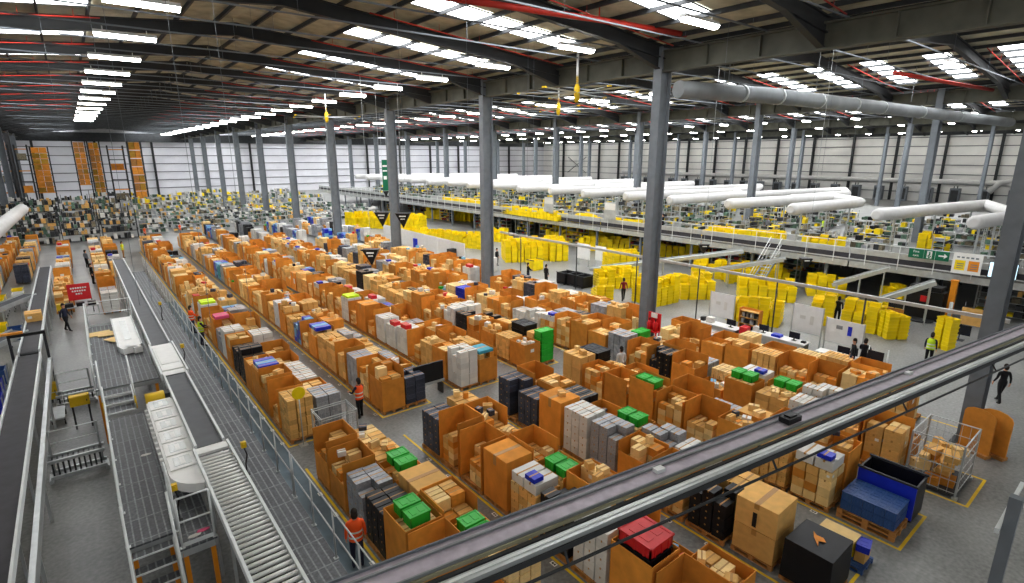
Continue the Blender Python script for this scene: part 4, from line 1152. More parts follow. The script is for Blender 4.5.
# overhead busbar on poles along the work area
o = empty('busbar_gantry', (30.6, 22, 0), 'long pale overhead busbar on dark poles above the desks', 'gantry')
b = MB(); b.box(-.07, .07, -18, 18, 3.5, 3.66); b.build('busbar', 'galv', o)
for y in (-17.5, -12.5, -8, -3, 2, 8, 15):
    b = MB(); b.tube([(0, y, 0), (0, y, 3.5)], .045, 6); b.build('pole', 'steeldk', o)
def whiteboard(x, y0, y1, z0, z1, label):
    o = empty('whiteboard', (x, (y0+y1)/2, 0), label, 'whiteboard'); w = (y1-y0)/2
    b = MB(); b.box(-.02, .02, -w, w, z0, z1); b.build('panel', 'white', o)
    for s in (-1, 1):
        b = MB(); b.box(-.025, .025, s*w-.025, s*w+.025, 0, z1+.02); b.box(-.3, .3, s*w-.025, s*w+.025, 0, .05); b.build('stand_leg', 'galv', o)
    b = MB(); b.box(-.06, -.021, -w+.05, w-.05, z0-.03, z0); b.build('pen_tray', 'galv', o)
    b = MB(); b.box(-.026, -.021, -.35, -.15, z0+.5, z0+1.0); b.build('paper_notice', 'blue' if 'third' in label else 'whitebox', o)
    b = MB(); b.box(-.026, -.021, .1, .4, z0+.75, z0+.95); b.build('paper_notice', 'greybox' if 'third' in label else 'whitebox', o)
whiteboard(30.0, 16.1, 17.7, .85, 2.35, 'tall whiteboard beside the brown bookcase, first of the three boards')
whiteboard(31.0, 11.5, 13.1, .85, 2.4, 'tall whiteboard behind the long white desk')
whiteboard(30.2, 9.2, 11.0, .95, 2.2, 'third whiteboard with blue notice beside the dark clad workers')
def desk(x, y, sx, sy, rz, label, things, cat='desk'):
    o = empty('desk', (x, y, 0), label, cat, rz)
    b = MB(); b.box(-sx/2, sx/2, -sy/2, sy/2, .71, .75); b.build('top', 'white', o)
    for s in (-1, 1):
        b = MB(); b.box(s*(sx/2-.05)-.025, s*(sx/2-.05)+.025, -sy/2+.05, sy/2-.05, 0, .71); b.build('leg', 'galv', o)
    return o
desk(28.9, 16.4, .8, 2.6, 0, 'white packing desk in front of the first whiteboard', [])
desk(29.4, 13.0, .8, 3.0, 0, 'long white desk with computers before the second whiteboard', [])
desk(29.0, 9.9, .7, 1.8, 0, 'short white desk before the third whiteboard', [])
def monitor(x, y, z, label, rz=0):
    o = empty('computer_monitor', (x, y, z), label, 'monitor', rz)
    b = MB(); b.box(-.02, .02, -.28, .28, .12, .46); b.build('screen', 'screen', o)
    b = MB(); b.box(-.09, .09, -.12, .12, 0, .015); b.box(.0, .03, -.03, .03, .015, .2); b.build('stand', 'black', o)
for i, (x, y, l) in enumerate(((28.9, 15.6, 'black monitor on the packing desk, nearer end'), (29.4, 12.2, 'black monitor at the near end of the long white desk'), (29.4, 13.9, 'black monitor at the far end of the long white desk'), (29.0, 9.6, 'black monitor on the short white desk'))):
    monitor(x, y, .751, l, PI)
def deskitem(x, y, m, label, nm, sz):
    b = MB(); b.box(-sz[0]/2, sz[0]/2, -sz[1]/2, sz[1]/2, 0, sz[2]); b.box(-sz[0]/2+.03, sz[0]/2-.03, -sz[1]/2+.03, sz[1]/2-.03, sz[2], sz[2]+.02)
    o = b.build(nm, m); o.location = (x, y, .7515); tag(o, label, nm.split('_')[-1])
deskitem(28.85, 16.9, 'whitebox', 'white printer on the packing desk beside the monitor', 'label_printer', (.35, .4, .3))
deskitem(28.9, 17.4, 'black', 'black tape machine at the far end of the packing desk', 'tape_machine', (.3, .25, .22))
deskitem(29.35, 13.1, 'blue', 'blue parcel tray in the middle of the long white desk', 'parcel_tray', (.4, .5, .12))
deskitem(29.4, 11.7, 'blackbox', 'black phone base at the near end of the long desk', 'phone_base', (.2, .22, .08))
deskitem(29.4, 14.3, 'whitebox', 'white label printer at the far end of the long desk', 'label_printer', (.3, .3, .26))
def bookcase(x, y, label):
    o = empty('bookcase', (x, y, 0), label, 'bookcase')
    b = MB()
    for s in (-1, 1): b.box(-.2, .2, s*.6-.02, s*.6+.02, 0, 1.75)
    b.box(.18, .2, -.58, .58, 0, 1.75); b.build('carcass', 'orange_board', o)
    for k in range(5):
        b = MB(); b.box(-.2, .17, -.58, .58, .08+.38*k, .1+.38*k); sh = b.build('shelf', 'kraft', o)
        g = MB(); yy = -.55
        while yy < .45:
            w_ = R.uniform(.06, .16); g.box(-.15, .1, yy, yy+w_-.01, .101+.38*k, .1+.38*k+R.uniform(.16, .3), R.randrange(4)); yy += w_
        if k < 4: q = g.build('files', ('goods', 'greybox', 'blackbox', 'whitebox'), sh); q['kind'] = 'stuff'
bookcase(30.1, 15.1, 'brown bookcase of files between the first and second whiteboards')
cabinet(28.9, 14.75, 0, .5, .4, 1.0, 'red', 'red cabinet standing between the two desks', legs=False)
# mobile workstation
o = empty('mobile_workstation', (28.6, 8.0, 0), 'dark mobile workstation with ladder rails beside the third whiteboard', 'workstation')
for s in (-1, 1):
    b = MB(); b.tube([(0, s*.4, .1), (0, s*.4, 1.7)], .025, 6); b.tube([(-.5, s*.4, .1), (-.5, s*.4, .95)], .025, 6); b.bar((-.55, s*.4, .1), (.1, s*.4, .1), .05, .05); b.build('side_frame', 'rail', o)
b = MB(); b.box(-.55, .05, -.42, .42, .95, .99); b.build('worktop', 'galv', o)
b = MB(); b.box(-.35, -.3, -.33, .33, 1.15, 1.6); b.box(-.3, -.26, -.04, .04, .99, 1.3); b.build('screen', 'screen', o)
for z in (.3, .5, .7):
    b = MB(); b.tube([(0, -.4, z), (0, .4, z)], .018, 6); b.build('rung', 'rail', o)
for x in (-.5, 0):
    for s in (-1, 1):
        b = MB(); b.tube([(x, s*.4-.02, .05), (x, s*.4+.02, .05)], .05, 8); b.build('caster', 'black', o)
# parked machines under the mezzanine edge
g = ground(947, 322)
o = empty('stretch_wrapper', (g.x, g.y, 0), 'pallet wrapping machine with orange mast and dark body near the mezzanine edge', 'machine')
b = MB(); b.box(-.16, .16, -.16, .16, 0, 2.7); b.box(-.2, .2, -.2, .2, 2.7, 2.8); b.build('mast', 'orangep', o)
b = MB(); b.box(-.6, .6, .3, 2.4, 0, 1.9); b.box(-.5, .5, .5, 2.2, 1.9, 2.2); b.build('body', 'black', o)
b = MB(); b.tube([(-.3, -.1, .4), (-.3, -.1, 1.4)], .1, 10); b.build('film_roll', 'rail', o)
b = MB(); b.tube([(-.9, 1.2, 0), (-.9, 1.2, .1)], .7, 16); b.build('turntable', 'steeldk', o)
b = MB(); b.box(-.64, -.601, 1.0, 1.5, 1.2, 1.6); b.build('control_panel', 'red', o)
g = ground(958, 340)
o = empty('notice_stand', (g.x, g.y, 0), 'brown display board with black screen on a pole beside the yellow totes', 'display stand')
b = MB(); b.box(-.03, .03, -.9, .1, 1.0, 2.0); b.build('board', 'kraft', o)
b = MB(); b.box(-.05, .0, -.5, .4, .35, .95); b.build('screen', 'screen', o)
b = MB(); b.tube([(.06, 0, 0), (.06, 0, 2.3)], .03, 6); b.obox((.06, 0, .01), (.5, .5, .02)); b.build('pole', 'steeldk', o)
g = ground(900, 332)
o = empty('display_stand', (g.x-.8, g.y+.3, 0), 'tall brown panel with black monitor by the barrier posts', 'display stand')
b = MB(); b.box(-.03, .03, -.5, .5, .1, 1.6); b.build('board', 'wood', o)
b = MB(); b.box(-.09, -.04, -.45, .3, 1.65, 2.2); b.build('screen', 'screen', o)
b = MB(); b.tube([(0, 0, 0), (0, 0, 2.0)], .03, 6); b.obox((0, 0, .01), (.6, .6, .02)); b.build('pole', 'steeldk', o)
def pallet_bin(x, y, sx, sy, h, label, mw, mo):
    o = empty('pallet_bin', (x, y, 0), label, 'pallet bin')
    t = .05
    b = MB(); b.box(-sx/2, sx/2, -sy/2, sy/2, .12, .18); b.build('base', mo, o)
    for s in (-1, 1):
        b = MB(); b.box(s*sx/2-(t if s > 0 else 0), s*sx/2+(0 if s > 0 else t), -sy/2, sy/2, .181, h); b.build('side_panel', mw if s < 0 else mo, o)
        b = MB(); b.box(-sx/2+t+.002, sx/2-t-.002, s*sy/2-(t if s > 0 else 0), s*sy/2+(0 if s > 0 else t), .181, h); b.build('end_panel', mo, o)
        b = MB(); b.box(-sx/2, sx/2, s*sy/2*.8-.06, s*sy/2*.8+.06, 0, .119); b.build('foot', mo, o)
    for s in (-1, 1):
        b = MB(); b.box(s*sx/2-.03, s*sx/2+.03, -sy/2-.03, sy/2+.03, h+.001, h+.06); b.build('rim', 'steeldk', o)
# white partition screens and loose wraps
pa, pb = ground(392, 238), ground(466, 266)
pa, pb = Vector((30.2, 64, 0)), Vector((29.6, 44.5, 0))
for i in range(7):
    p = pa.lerp(pb, (i+.5)/7)
    o = empty('partition_screen', (p.x, p.y, 0), 'white partition screen panel, %s counting from the far end' % ordn(i+1), 'partition', 0, 'white partition screens')
    b = MB(); b.box(-.03, .03, -1.3, 1.3, .12, 2.0); b.build('panel', 'white', o)
    for s in (-1, 1):
        b = MB(); b.box(-.25, .25, s*1.2-.03, s*1.2+.03, 0, .12); b.build('foot', 'galv', o)
for i, (px, py, m, l) in enumerate(((413, 250, 'blue', 'blue cabinet by the third pillar along the row'), (447, 262, 'steeldk', 'dark cabinet standing against the white partition'), (487, 272, 'whitebox', 'white cabinet by the pillar foot'))):
    g = ground(px, py); cabinet(g.x+.6, g.y, 0, .8, .6, 1.3, m, l, legs=False)
for i, (px, py, w_, h_, z0, l) in enumerate(((583, 266, 1.7, 1.5, .7, 'white display board on the open floor beyond the rows'), (600, 268, 1.3, 1.4, .7, 'white display board beside the first one beyond the rows'))):
    g = ground(px, py); o = empty('display_board', (g.x, g.y, 0), l, 'display board')
    b = MB(); b.box(-.03, .03, -w_/2, w_/2, z0, z0+h_); b.build('panel', 'white', o)
    for s in (-1, 1):
        b = MB(); b.box(-.25, .25, s*w_*.4-.02, s*w_*.4+.02, 0, .05); b.box(-.03, .03, s*w_*.4-.02, s*w_*.4+.02, .05, z0); b.build('leg', 'galv', o)
for i, (y_, l) in enumerate(((48.2, 'pale notice panel on the mezzanine edge beyond the second pillar'), (38.6, 'pale notice panel on the mezzanine edge just before the big pillar'))):
    o = empty('notice_sign', (44.2, y_, 4.0), l, 'notice'); b = MB(); b.box(-.03, .03, -.8, .8, -.1, 1.7); b.build('board', 'galv', o); b = MB(); b.box(-.036, -.031, -.7, .7, .9, 1.6); b.build('sheet', 'whitebox', o)
for i, (px, py, m, l) in enumerate(((562, 286, 'black', 'black low pallet bin behind the rows, first of three'), (572, 288, 'black', 'black low pallet bin behind the rows, second of three'), (580, 290, 'black', 'black low pallet bin behind the rows, third of three'), (531, 272, 'yellow', 'yellow low pallet bin on the open floor beyond the second pillar'))):
    g = ground(px, py); pallet_bin(g.x+1.0, g.y+.6, 1.2, 1.0, .95, l, m, m)
# signs on the mezzanine edge
def sign(x, y, z, w_, h_, m, label, deco):
    o = empty('wall_sign', (x, y, z), label, 'sign')
    b = MB(); b.box(-.02, .02, -w_/2, w_/2, -h_/2, h_/2); b.build('board', m, o); deco(o)
def txt(o, s, size, y, z, m, x=-.024):
    cu = bpy.data.curves.new('lettering', 'FONT'); cu.body = s; cu.size = size; cu.extrude = .003; cu.align_x = 'CENTER'; cu.align_y = 'CENTER'
    t0 = bpy.data.objects.new('text_build', cu); COL.objects.link(t0)
    me = bpy.data.meshes.new_from_object(t0.evaluated_get(bpy.context.evaluated_depsgraph_get())); bpy.data.objects.remove(t0)
    me.materials.clear(); me.materials.append(M[m]); link('lettering', me, o, (x, y, z)).rotation_euler = (PI/2, 0, -PI/2)
P1_ = (44.25, 10.0)
def d_exit(o): txt(o, 'Fire', .22, 0, .13, 'white'); txt(o, 'exit', .22, 0, -.13, 'white')
def d_man(o):
    b = MB(); b.box(-.026, -.021, -.14, .14, -.24, .24, 0); b.obox((-.028, 0, .14), (.004, .09, .09), 0, 1); b.obox((-.028, .0, 0), (.004, .08, .2), 0, 1, .3); b.obox((-.028, .04, -.14), (.004, .06, .18), 0, 1, -.5); b.obox((-.028, -.05, -.13), (.004, .06, .18), 0, 1, .5); b.build('running_figure', ('white', 'greensign'), o)
def d_arrow(o):
    b = MB(); b.obox((-.024, .05, 0), (.006, .3, .09)); b.hexa(((-.027, -.1, -.17), (-.021, -.1, -.17), (-.021, -.28, 0), (-.027, -.28, 0), (-.027, -.1, .17), (-.021, -.1, .17), (-.021, -.28, .01), (-.027, -.28, .01))); b.build('arrow', 'white', o)
q = ground(962, 262, 4.0)
Yd = q.y*44.2/q.x
sign(44.2, 11.2, 4.05, .85, .62, 'greensign', 'green fire exit sign with two words on the mezzanine rail', d_exit)
sign(44.2, 10.45, 4.05, .6, .62, 'greensign', 'green running figure sign beside the fire exit words', d_man)
sign(44.2, 9.75, 4.05, .75, .62, 'greensign', 'green arrow sign at the end of the exit signs', d_arrow)
def d_panel(o):
    b = MB(); b.box(-.026, -.021, .08, .62, -.45, .2); b.build('yellow_panel', 'yellow', o)
    b = MB(); b.box(-.026, -.021, -.62, -.08, -.45, .2); b.build('orange_panel', 'orangep', o)
    b = MB()
    for k in range(5): b.box(-.026, -.021, -.55+.24*k, -.4+.24*k, .34, .44)
    for k in range(3): b.box(-.03, -.0262, .15, .5, -.05-.14*k, 0-.14*k); b.box(-.03, -.0262, -.55, -.2, -.05-.14*k, 0-.14*k)
    b.build('lettering', 'steel', o)
sign(44.15, 8.4, 3.75, 1.5, 1.35, 'white', 'white board with yellow and orange panels on the mezzanine edge', d_panel)
o = empty('lit_screen', (44.1, 6.6, 3.6), 'pale blue lit screen on the mezzanine edge beside the near pillar', 'screen')
b = MB(); b.box(-.03, .03, -.7, .7, -.5, .5); b.build('casing', 'black', o)
b = MB(); b.box(-.036, -.031, -.66, .66, -.46, .46); b.build('display', 'screenlit', o)
# tall green exit banner by the far wall and inverted dark zone markers
g = Vector((30.6, 68.5, 0))
o = empty('exit_banner', (36.6, 76, 5.6), 'tall green exit banner hanging before the far wall', 'sign')
b = MB(); b.box(-.42, .42, -.03, .03, -.2, 4.3); b.build('panel', 'greensign', o)
b = MB(); b.obox((0, -.035, 1.7), (.5, .01, .5)); b.obox((0, -.035, 3.4), (.7, .01, .25)); b.obox((0, -.035, 2.7), (.7, .01, .2)); b.build('marking', 'white', o)
b = MB(); b.hexa(((-.45, -.03, -.25), (.45, -.03, -.25), (.45, .03, -.25), (-.45, .03, -.25), (-.05, -.03, -1.1), (.05, -.03, -1.1), (.05, .03, -1.1), (-.05, .03, -1.1))); b.build('pointer', 'black', o)
for s in (-1, 1):
    b = MB(); b.tube([(s*.38, 0, 4.3), (s*.38, 0, zroof(36.6)-5.7)], .012, 4); b.build('wire', 'galv', o)
def marker(px, py, z, w_, label):
    g = ground(px, py, z); k = w_/2
    o = empty('zone_marker', tuple(g), label, 'zone marker', -YAW, 'inverted dark zone markers')
    b = MB()
    i = len(b.v); b.v += [(-k, -k*.6, 0), (k, -k*.6, 0), (k, k*.6, 0), (-k, k*.6, 0), (0, 0, -w_*1.05)]
    b.f += [(3, 2, 1, 0)[::-1], (0, 4, 1), (1, 4, 2), (2, 4, 3), (3, 4, 0)]; b.m += [0]*5; b.sm += [False]*5
    b.build('body', 'black', o)
    b = MB(); b.obox((0, -k*.6+.03, -w_*.2), (w_*.45, .02, w_*.09), 0, 0, -.52); b.obox((0, -k*.6+.12, -w_*.4), (w_*.3, .02, w_*.07), 0, 0, -.52); b.build('lettering', 'whitebox', o)
    b = MB(); b.tube([(0, 0, 0), (0, 0, zroof(g.x)-z-.2)], .012, 4); b.build('wire', 'galv', o)
marker(371, 249, 3.0, 1.35, 'inverted black zone marker hanging over the middle of the storage rows')
marker(382, 212, 5.5, 1.3, 'inverted black zone marker beside the third pillar along the row')
marker(403, 213, 5.5, 1.3, 'inverted black zone marker just past the third pillar along the row')
marker(704, 222+22, 4.6, .7, 'small inverted dark marker by the mezzanine edge near the big pillar')
marker(806, 258, 4.4, .7, 'small inverted dark marker over the mezzanine stair')

# ------------------------------------------------------------------ back of the hall
GB = ['goods', 'goodsg', 'steeldk', 'whitebox', 'greybox', 'kraft']
n = 0
for y in (90, 95, 101, 108):
    for x in range(8, 42, 4):
        if any(abs(x-px) < 2.2 and abs(y-py) < 1 for px, py in PILL) or not inview(x, y, 1, 0): continue
        n += 1; w_ = R.random() < .5
        shelf_unit(x, y, 0, 3.4, .9, R.uniform(1.5, 2.3), 3, 0, 'pale packing bench unit with goods beyond the storage rows, %s in order' % ordn(n), 'packing benches beyond the rows', ['whitebox', 'greybox', 'whitebox', 'goodsg', 'steeldk'] if w_ else GB, .9)
n = 0
for y in (86, 97, 112, 124):
    for x in range(-24, 7, 4):
        if not inview(x, y, 1, 0): continue
        n += 1
        shelf_unit(x, y, 0, 3.7, 1.0, R.uniform(3.2, 4.6), 4, 0, 'dark shelving of mixed stock at the far end beside the belts, %s in order' % ordn(n), 'dark shelving at the far end', ['goods', 'goodsg', 'steeldk', 'blackbox', 'steeldk', 'whitebox', 'kraft'], .85, 'steeldk')
for y in (118, 130, 142):
    for x in range(10, 44, 5):
        if not inview(x, y, 1, 0): continue
        n += 1
        shelf_unit(x, y, 0, 4.2, 1.2, R.uniform(2.4, 3.6), 3, 0, 'shelving of pale stock in front of the far wall, %s in order' % ordn(n), 'shelving before the far wall', ['goods', 'whitebox', 'goodsg', 'yellow', 'greybox'], .85)
M['gold'] = plain('golden_cartons', hexc(176, 132, 40), .7, 0, .25, 2, .3)
def tall_rack(x, y, w_, h, z0, label):
    o = empty('pallet_rack', (x, y, 0), label, 'rack', 0, 'tall pallet racks by the far wall')
    for s in (-1, 1):
        b = MB()
        for q in (-1, 1): b.box(s*w_/2-.1, s*w_/2+.1, q*.6-.08, q*.6+.08, 0, h)
        for k in range(8): b.bar((s*w_/2, -.55, h*k/8), (s*w_/2, .55, h*(k+1)/8), .06, .06)
        b.build('upright_frame', 'steeldk', o)
    g = MB()
    for k in range(8):
        z = z0+(h-z0)*k/8
        b = MB(); b.box(-w_/2+.1, w_/2-.1, -.6, .6, z-.14, z); b.build('shelf', 'orangep', o)
        for j in range(2):
            x0 = -w_/2+.15+(w_-.3)*j/2; g.box(x0, x0+(w_-.3)/2-.08, -.55, .55, z+.001, z+(h-z0)/8*.82, R.randrange(3))
    q = g.build('stored_cartons', ('wood', 'gold', 'orange_board'), o); q['kind'] = 'stuff'
for x, y, w_, h, z0, l in ((-3.9, 140, 2.6, 12.2, 3.6, 'tall narrow rack of golden cartons by the far wall, first from the belts'), (2.2, 138, 2.0, 13.2, 5, 'tall rack of golden cartons by the far wall, second one'), (4.5, 138.5, 1.9, 13.2, 3, 'tall rack of golden cartons close beside the second one'), (11.0, 136, 2.2, 13.4, .4, 'tall narrow rack of brown cartons by the far wall, last before bare wall')):
    tall_rack(x, y, w_, h, z0, l)
for i, (x, w_) in enumerate(((-13.5, 3), (-9.5, 2.4), (-6.5, 1.8), (8.0, 2.6))):
    o = empty('scaffold_tower', (x, 140, 0), 'dark open rack tower before the far wall, %s from the belts' % ordn(i+1), 'rack', 0, 'dark rack towers by the far wall')
    for s_ in (-1, 1):
        for q in (-1, 1):
            b = MB(); b.box(s_*w_/2-.1, s_*w_/2+.1, q*.8-.1, q*.8+.1, 0, 12.5); b.build('upright', 'steeldk', o)
    for k in range(6):
        b = MB(); z = 1.6+2.0*k; b.box(-w_/2+.1, w_/2-.1, -.85, -.75, z, z+.16); b.box(-w_/2+.1, w_/2-.1, -.7, .7, z+.1, z+.16); b.build('shelf', 'orangep' if k % 2 else 'steeldk', o)
        if (k+i) % 3 == 0:
            b = MB(); b.box(-w_/2+.2, w_/2-.3, -.6, .6, z+.161, z+1.3); b.build('stored_load', ('goods', 'orange_board')[k % 2], o)

# ------------------------------------------------------------------ special loads at the row ends
o = empty('wrapped_pallet_load', (13.2, 4.25, .15), 'black wrapped pallet load with a pale orange mark at the end of the third row', 'pallet load')
b = MB(); b.hexa(((-.62, -.58, 0), (.62, -.58, 0), (.62, .58, 0), (-.62, .58, 0), (-.6, -.56, 1.06), (.6, -.56, 1.08), (.6, .56, 1.06), (-.6, .56, 1.08))); b.build('wrap', 'blackbox', o)
b = MB(); b.prism([(-.3, -.1), (-.1, -.02), (.0, -.16), (.12, -.05), (.1, .1), (.2, .22), (-.02, .12), (-.12, .04)], 1.085, 1.09); b.build('printed_mark', 'orangep', o)
o = link('wooden_pallet', PM, None, (13.2, 4.25, 0), 0, (1.15, 1, 1)); tag(o, 'wooden pallet under the black wrapped load', 'pallet')
for i, (zz, l) in enumerate(((.95, 'lower'), (1.71, 'upper'))):
    o = link('bulk_carton', carton_mesh('kraft'), None, (13.2, 5.62, .16+.39+.78*i), .02, (1.1, 1.1, .76)); tag(o, '%s of two big plain cartons stacked beside the black wrapped load' % l, 'bulk carton')
    if i: b = MB(); b.box(-.56, -.551, -.05, .05, -.35, .2); q = b.build('hand_slot', 'black', o)
o = link('wooden_pallet', PM, None, (13.2, 5.62, 0), 0, (1.1, .95, 1)); tag(o, 'wooden pallet under the two big plain cartons', 'pallet')
o = link('wooden_pallet', pallet_mesh('bluedk'), None, (14.75, 4.1, 0), 0, (.78, .95, 1)); tag(o, 'small blue pallet beside the black wrapped load', 'pallet')
o = link('plastic_crate', crate_mesh('yellow'), None, (14.72, 4.3, .15+.26), 0, (.6, .8, .5)); tag(o, 'yellow crate with a cream lid on the small blue pallet', 'crate')
b = MB(); b.box(-.28, .28, -.43, .43, .255/.5, .3/.5); 
b = MB(); b.box(-.29, .29, -.44, .44, 0, .035); q = b.build('crate_lid', 'kraft2'); q.location = (14.72, 4.3, .665); tag(q, 'cream board lying over the yellow crate', 'lid')
o = link('plastic_crate', crate_mesh('blue'), None, (14.82, 3.72, .15+.16+.25), .2, (.42, .3, .2)); tag(o, 'small blue tote hooked at the near end of the yellow crate', 'crate')
b = MB(); b.box(-.2, .2, -.12, .12, 0, .3); q = b.build('packing_block', 'kraft'); q.location = (14.82, 3.72, .151); tag(q, 'kraft block under the small blue tote', 'block')
for k in range(2):
    o = link('wooden_pallet', PM, None, (16.95, 4.2, .15*k), 0, (1.08, 1.25, 1)); tag(o, '%s of two wooden pallets under the blue trays' % ('lower', 'upper')[k], 'pallet')
for k in range(2):
    for i in range(2):
        for j in range(5):
            o = link('plastic_tray', None, None) if False else link('plastic_crate', goods_mesh('plastic_crate', 'bluedk', 1), None, (16.95-.26+.52*i, 4.2-.56+.28*j, .3+.15+.29*k), 0, (.49, .265, .28))
            tag(o, 'slate blue tray, %s layer, %s of five in the %s line on wooden pallets' % (('lower', 'upper')[k], ordn(j+1), ('outer', 'inner')[i]), 'tray', 'slate blue trays on the pallet end')
pallet_bin(18.05, 4.15, .98, 1.5, 1.25, 'tall pallet bin with blue side and black interior behind the blue trays', 'blue', 'black')
# wire cage with loose cartons
def wire_cage(x0, x1, y0, y1, h, label):
    o = empty('wire_cage', ((x0+x1)/2, (y0+y1)/2, 0), label, 'wire cage'); sx, sy = (x1-x0)/2, (y1-y0)/2
    for a in (-1, 1):
        for c in (-1, 1):
            b = MB(); b.box(a*sx-.025, a*sx+.025, c*sy-.025, c*sy+.025, .1, h); b.box(a*sx-.07, a*sx+.07, c*sy-.07, c*sy+.07, 0, .1); b.build('corner_post', 'galv', o)
    for c in (-1, 1):
        b = MB()
        for z in (.2, .6, 1.0, 1.4, h-.02): b.tube([(-sx, c*sy, z), (sx, c*sy, z)], .012 if z < h-.1 else .022, 5)
        for k in range(9): xx = -sx+2*sx*k/8; b.tube([(xx, c*sy, .15), (xx, c*sy, h)], .006, 4)
        b.build('mesh_side', 'galv', o)
        b = MB()
        for z in (.2, .6, 1.0, 1.4, h-.02): b.tube([(c*sx, -sy, z), (c*sx, sy, z)], .012 if z < h-.1 else .022, 5)
        for k in range(7): yy = -sy+2*sy*k/6; b.tube([(c*sx, yy, .15), (c*sx, yy, h)], .006, 4)
        b.build('mesh_end', 'galv', o)
    b = MB(); b.box(-sx, sx, -sy, sy, .1, .14); b.build('base_tray', 'steeldk', o)
wire_cage(20.15, 21.95, 2.95, 4.3, 1.85, 'tall wire cage heaped with loose cartons at the end of the fifth row')
cg = []
for z0 in (.141, .47, .8, 1.1):
    for k in range(40):
        a, c, h = R.uniform(.28, .5), R.uniform(.22, .4), R.uniform(.18, .3)
        x, y = R.uniform(20.45, 21.65), R.uniform(3.2, 4.05)
        if any(math.hypot(x-q[0], y-q[1]) < .42 and abs(z0-q[2]) < .1 for q in cg): continue
        cg.append((x, y, z0))
        o = link('cardboard_carton', goods_mesh('cardboard_carton', R.choice(['kraft', 'kraft2', 'orange_board']), 1), None, (x, y, z0+h/2), R.uniform(-.8, .8), (a, c, h))
        o.rotation_euler = (R.uniform(-.15, .15), R.uniform(-.15, .15), R.uniform(-.8, .8))
        tag(o, 'loose carton tumbled in the wire cage, number %s counting upward' % (CARD[len(cg)] if len(cg) < 21 else 'twenty-'+CARD[len(cg)-20]), 'carton', 'loose cartons in the wire cage')
# arched boards by the near pillar
for i, (x, y) in enumerate(((24.15, 3.35), (24.45, 2.95))):
    b = MB(); pr = [(-.5, 0), (.5, 0), (.5, 1.35)]+[(.5*math.cos(t), 1.35+.25*math.sin(t)) for t in (.5, 1.0, 1.57, 2.14, 2.64)]+[(-.5, 1.35)]
    n_ = len(pr); k = len(b.v)
    b.v += [(0, a, z) for a, z in pr]+[(.06, a, z) for a, z in pr]
    b.f += [tuple(k+j for j in range(n_)), tuple(k+n_+j for j in range(n_))[::-1]]+[(k+j, k+n_+j, k+n_+(j+1) % n_, k+(j+1) % n_) for j in range(n_)]; b.m += [0]*(n_+2); b.sm += [False]*(n_+2)
    o = b.build('arched_board', 'orange_board'); o.location = (x, y, .12); o.rotation_euler = (0, 0, -.35)
    tag(o, '%s of two arched brown boards standing at the near pillar' % ('farther', 'nearer')[i], 'board')
    q = MB(); q.box(-.12, .18, -.5, .5, 0, .12); w2 = q.build('timber_base', 'wood'); w2.location = (x, y, 0); w2.rotation_euler = (0, 0, -.35); tag(w2, 'timber base under the %s arched brown board' % ('farther', 'nearer')[i], 'base')
# fire point at the big pillar
o = empty('fire_point', (24.45, 17.85, 0), 'red fire point with two extinguishers at the foot of the big pillar', 'fire point')
for k in range(2):
    b = MB(); y = -.2+.4*k; b.tube([(0, y, .9), (0, y, 1.35), (0, y, 1.45)], [.14, .14, .05], 10); c = b.build('extinguisher', 'red', o)
    b = MB(); b.tube([(0, y, 1.45), (0, y, 1.55)], .03, 6); b.obox((0, y, 1.57), (.05, .16, .03)); b.build('valve', 'black', c)
b = MB(); b.box(-.2, .2, -.42, .42, .84, .899); b.box(.14, .2, -.42, .42, .9, 1.9); b.box(-.18, -.12, -.4, -.34, 0, .839); b.box(-.18, -.12, .34, .4, 0, .839); b.box(.12, .18, -.4, -.34, 0, .839); b.box(.12, .18, .34, .4, 0, .839); b.build('stand', 'red', o)
b = MB(); b.box(.10, .139, -.2, .2, 1.62, 1.88); b.build('notice', 'white', o)
# roll cage of film at the cross aisle
wire_cage(5.6, 6.9, 17.75, 18.75, 1.5, 'grey roll cage standing empty in the cross aisle by the first row')
o = empty('aisle_marker', (5.3, 19.1, 0), 'yellow round aisle marker on a pole at the cross aisle', 'marker')
b = MB(); b.tube([(0, 0, 0), (0, 0, 1.9)], .02, 6); b.obox((0, 0, .01), (.3, .3, .02)); b.build('pole', 'galv', o)
b = MB(); b.tube([(0, -.02, 2.1), (0, .02, 2.1)], .24, 16); b.build('disc', 'yellow', o)
# flat black panel on the block end
o = empty('flat_black_panel', (11.2, 20.0, 0), 'flat black panel leaning at the end of the second row', 'panel')
b = MB(); b.box(-.75, .75, -.04, .04, .62, 1.5); b.build('panel', 'black', o)
b = MB(); b.box(-.78, .78, -.06, .06, .5, .619); b.build('silver_edge', 'galv', o)
for s in (-1, 1):
    b = MB(); b.box(s*.6-.04, s*.6+.04, -.2, .2, 0, .499); b.build('stand_leg', 'steeldk', o)

M['lilac'] = plain('lilac_grey_metal', hexc(172, 164, 176), .5, .1, .15, 6)
M['cream'] = plain('cream_strip', hexc(150, 146, 120), .6, 0, .1)
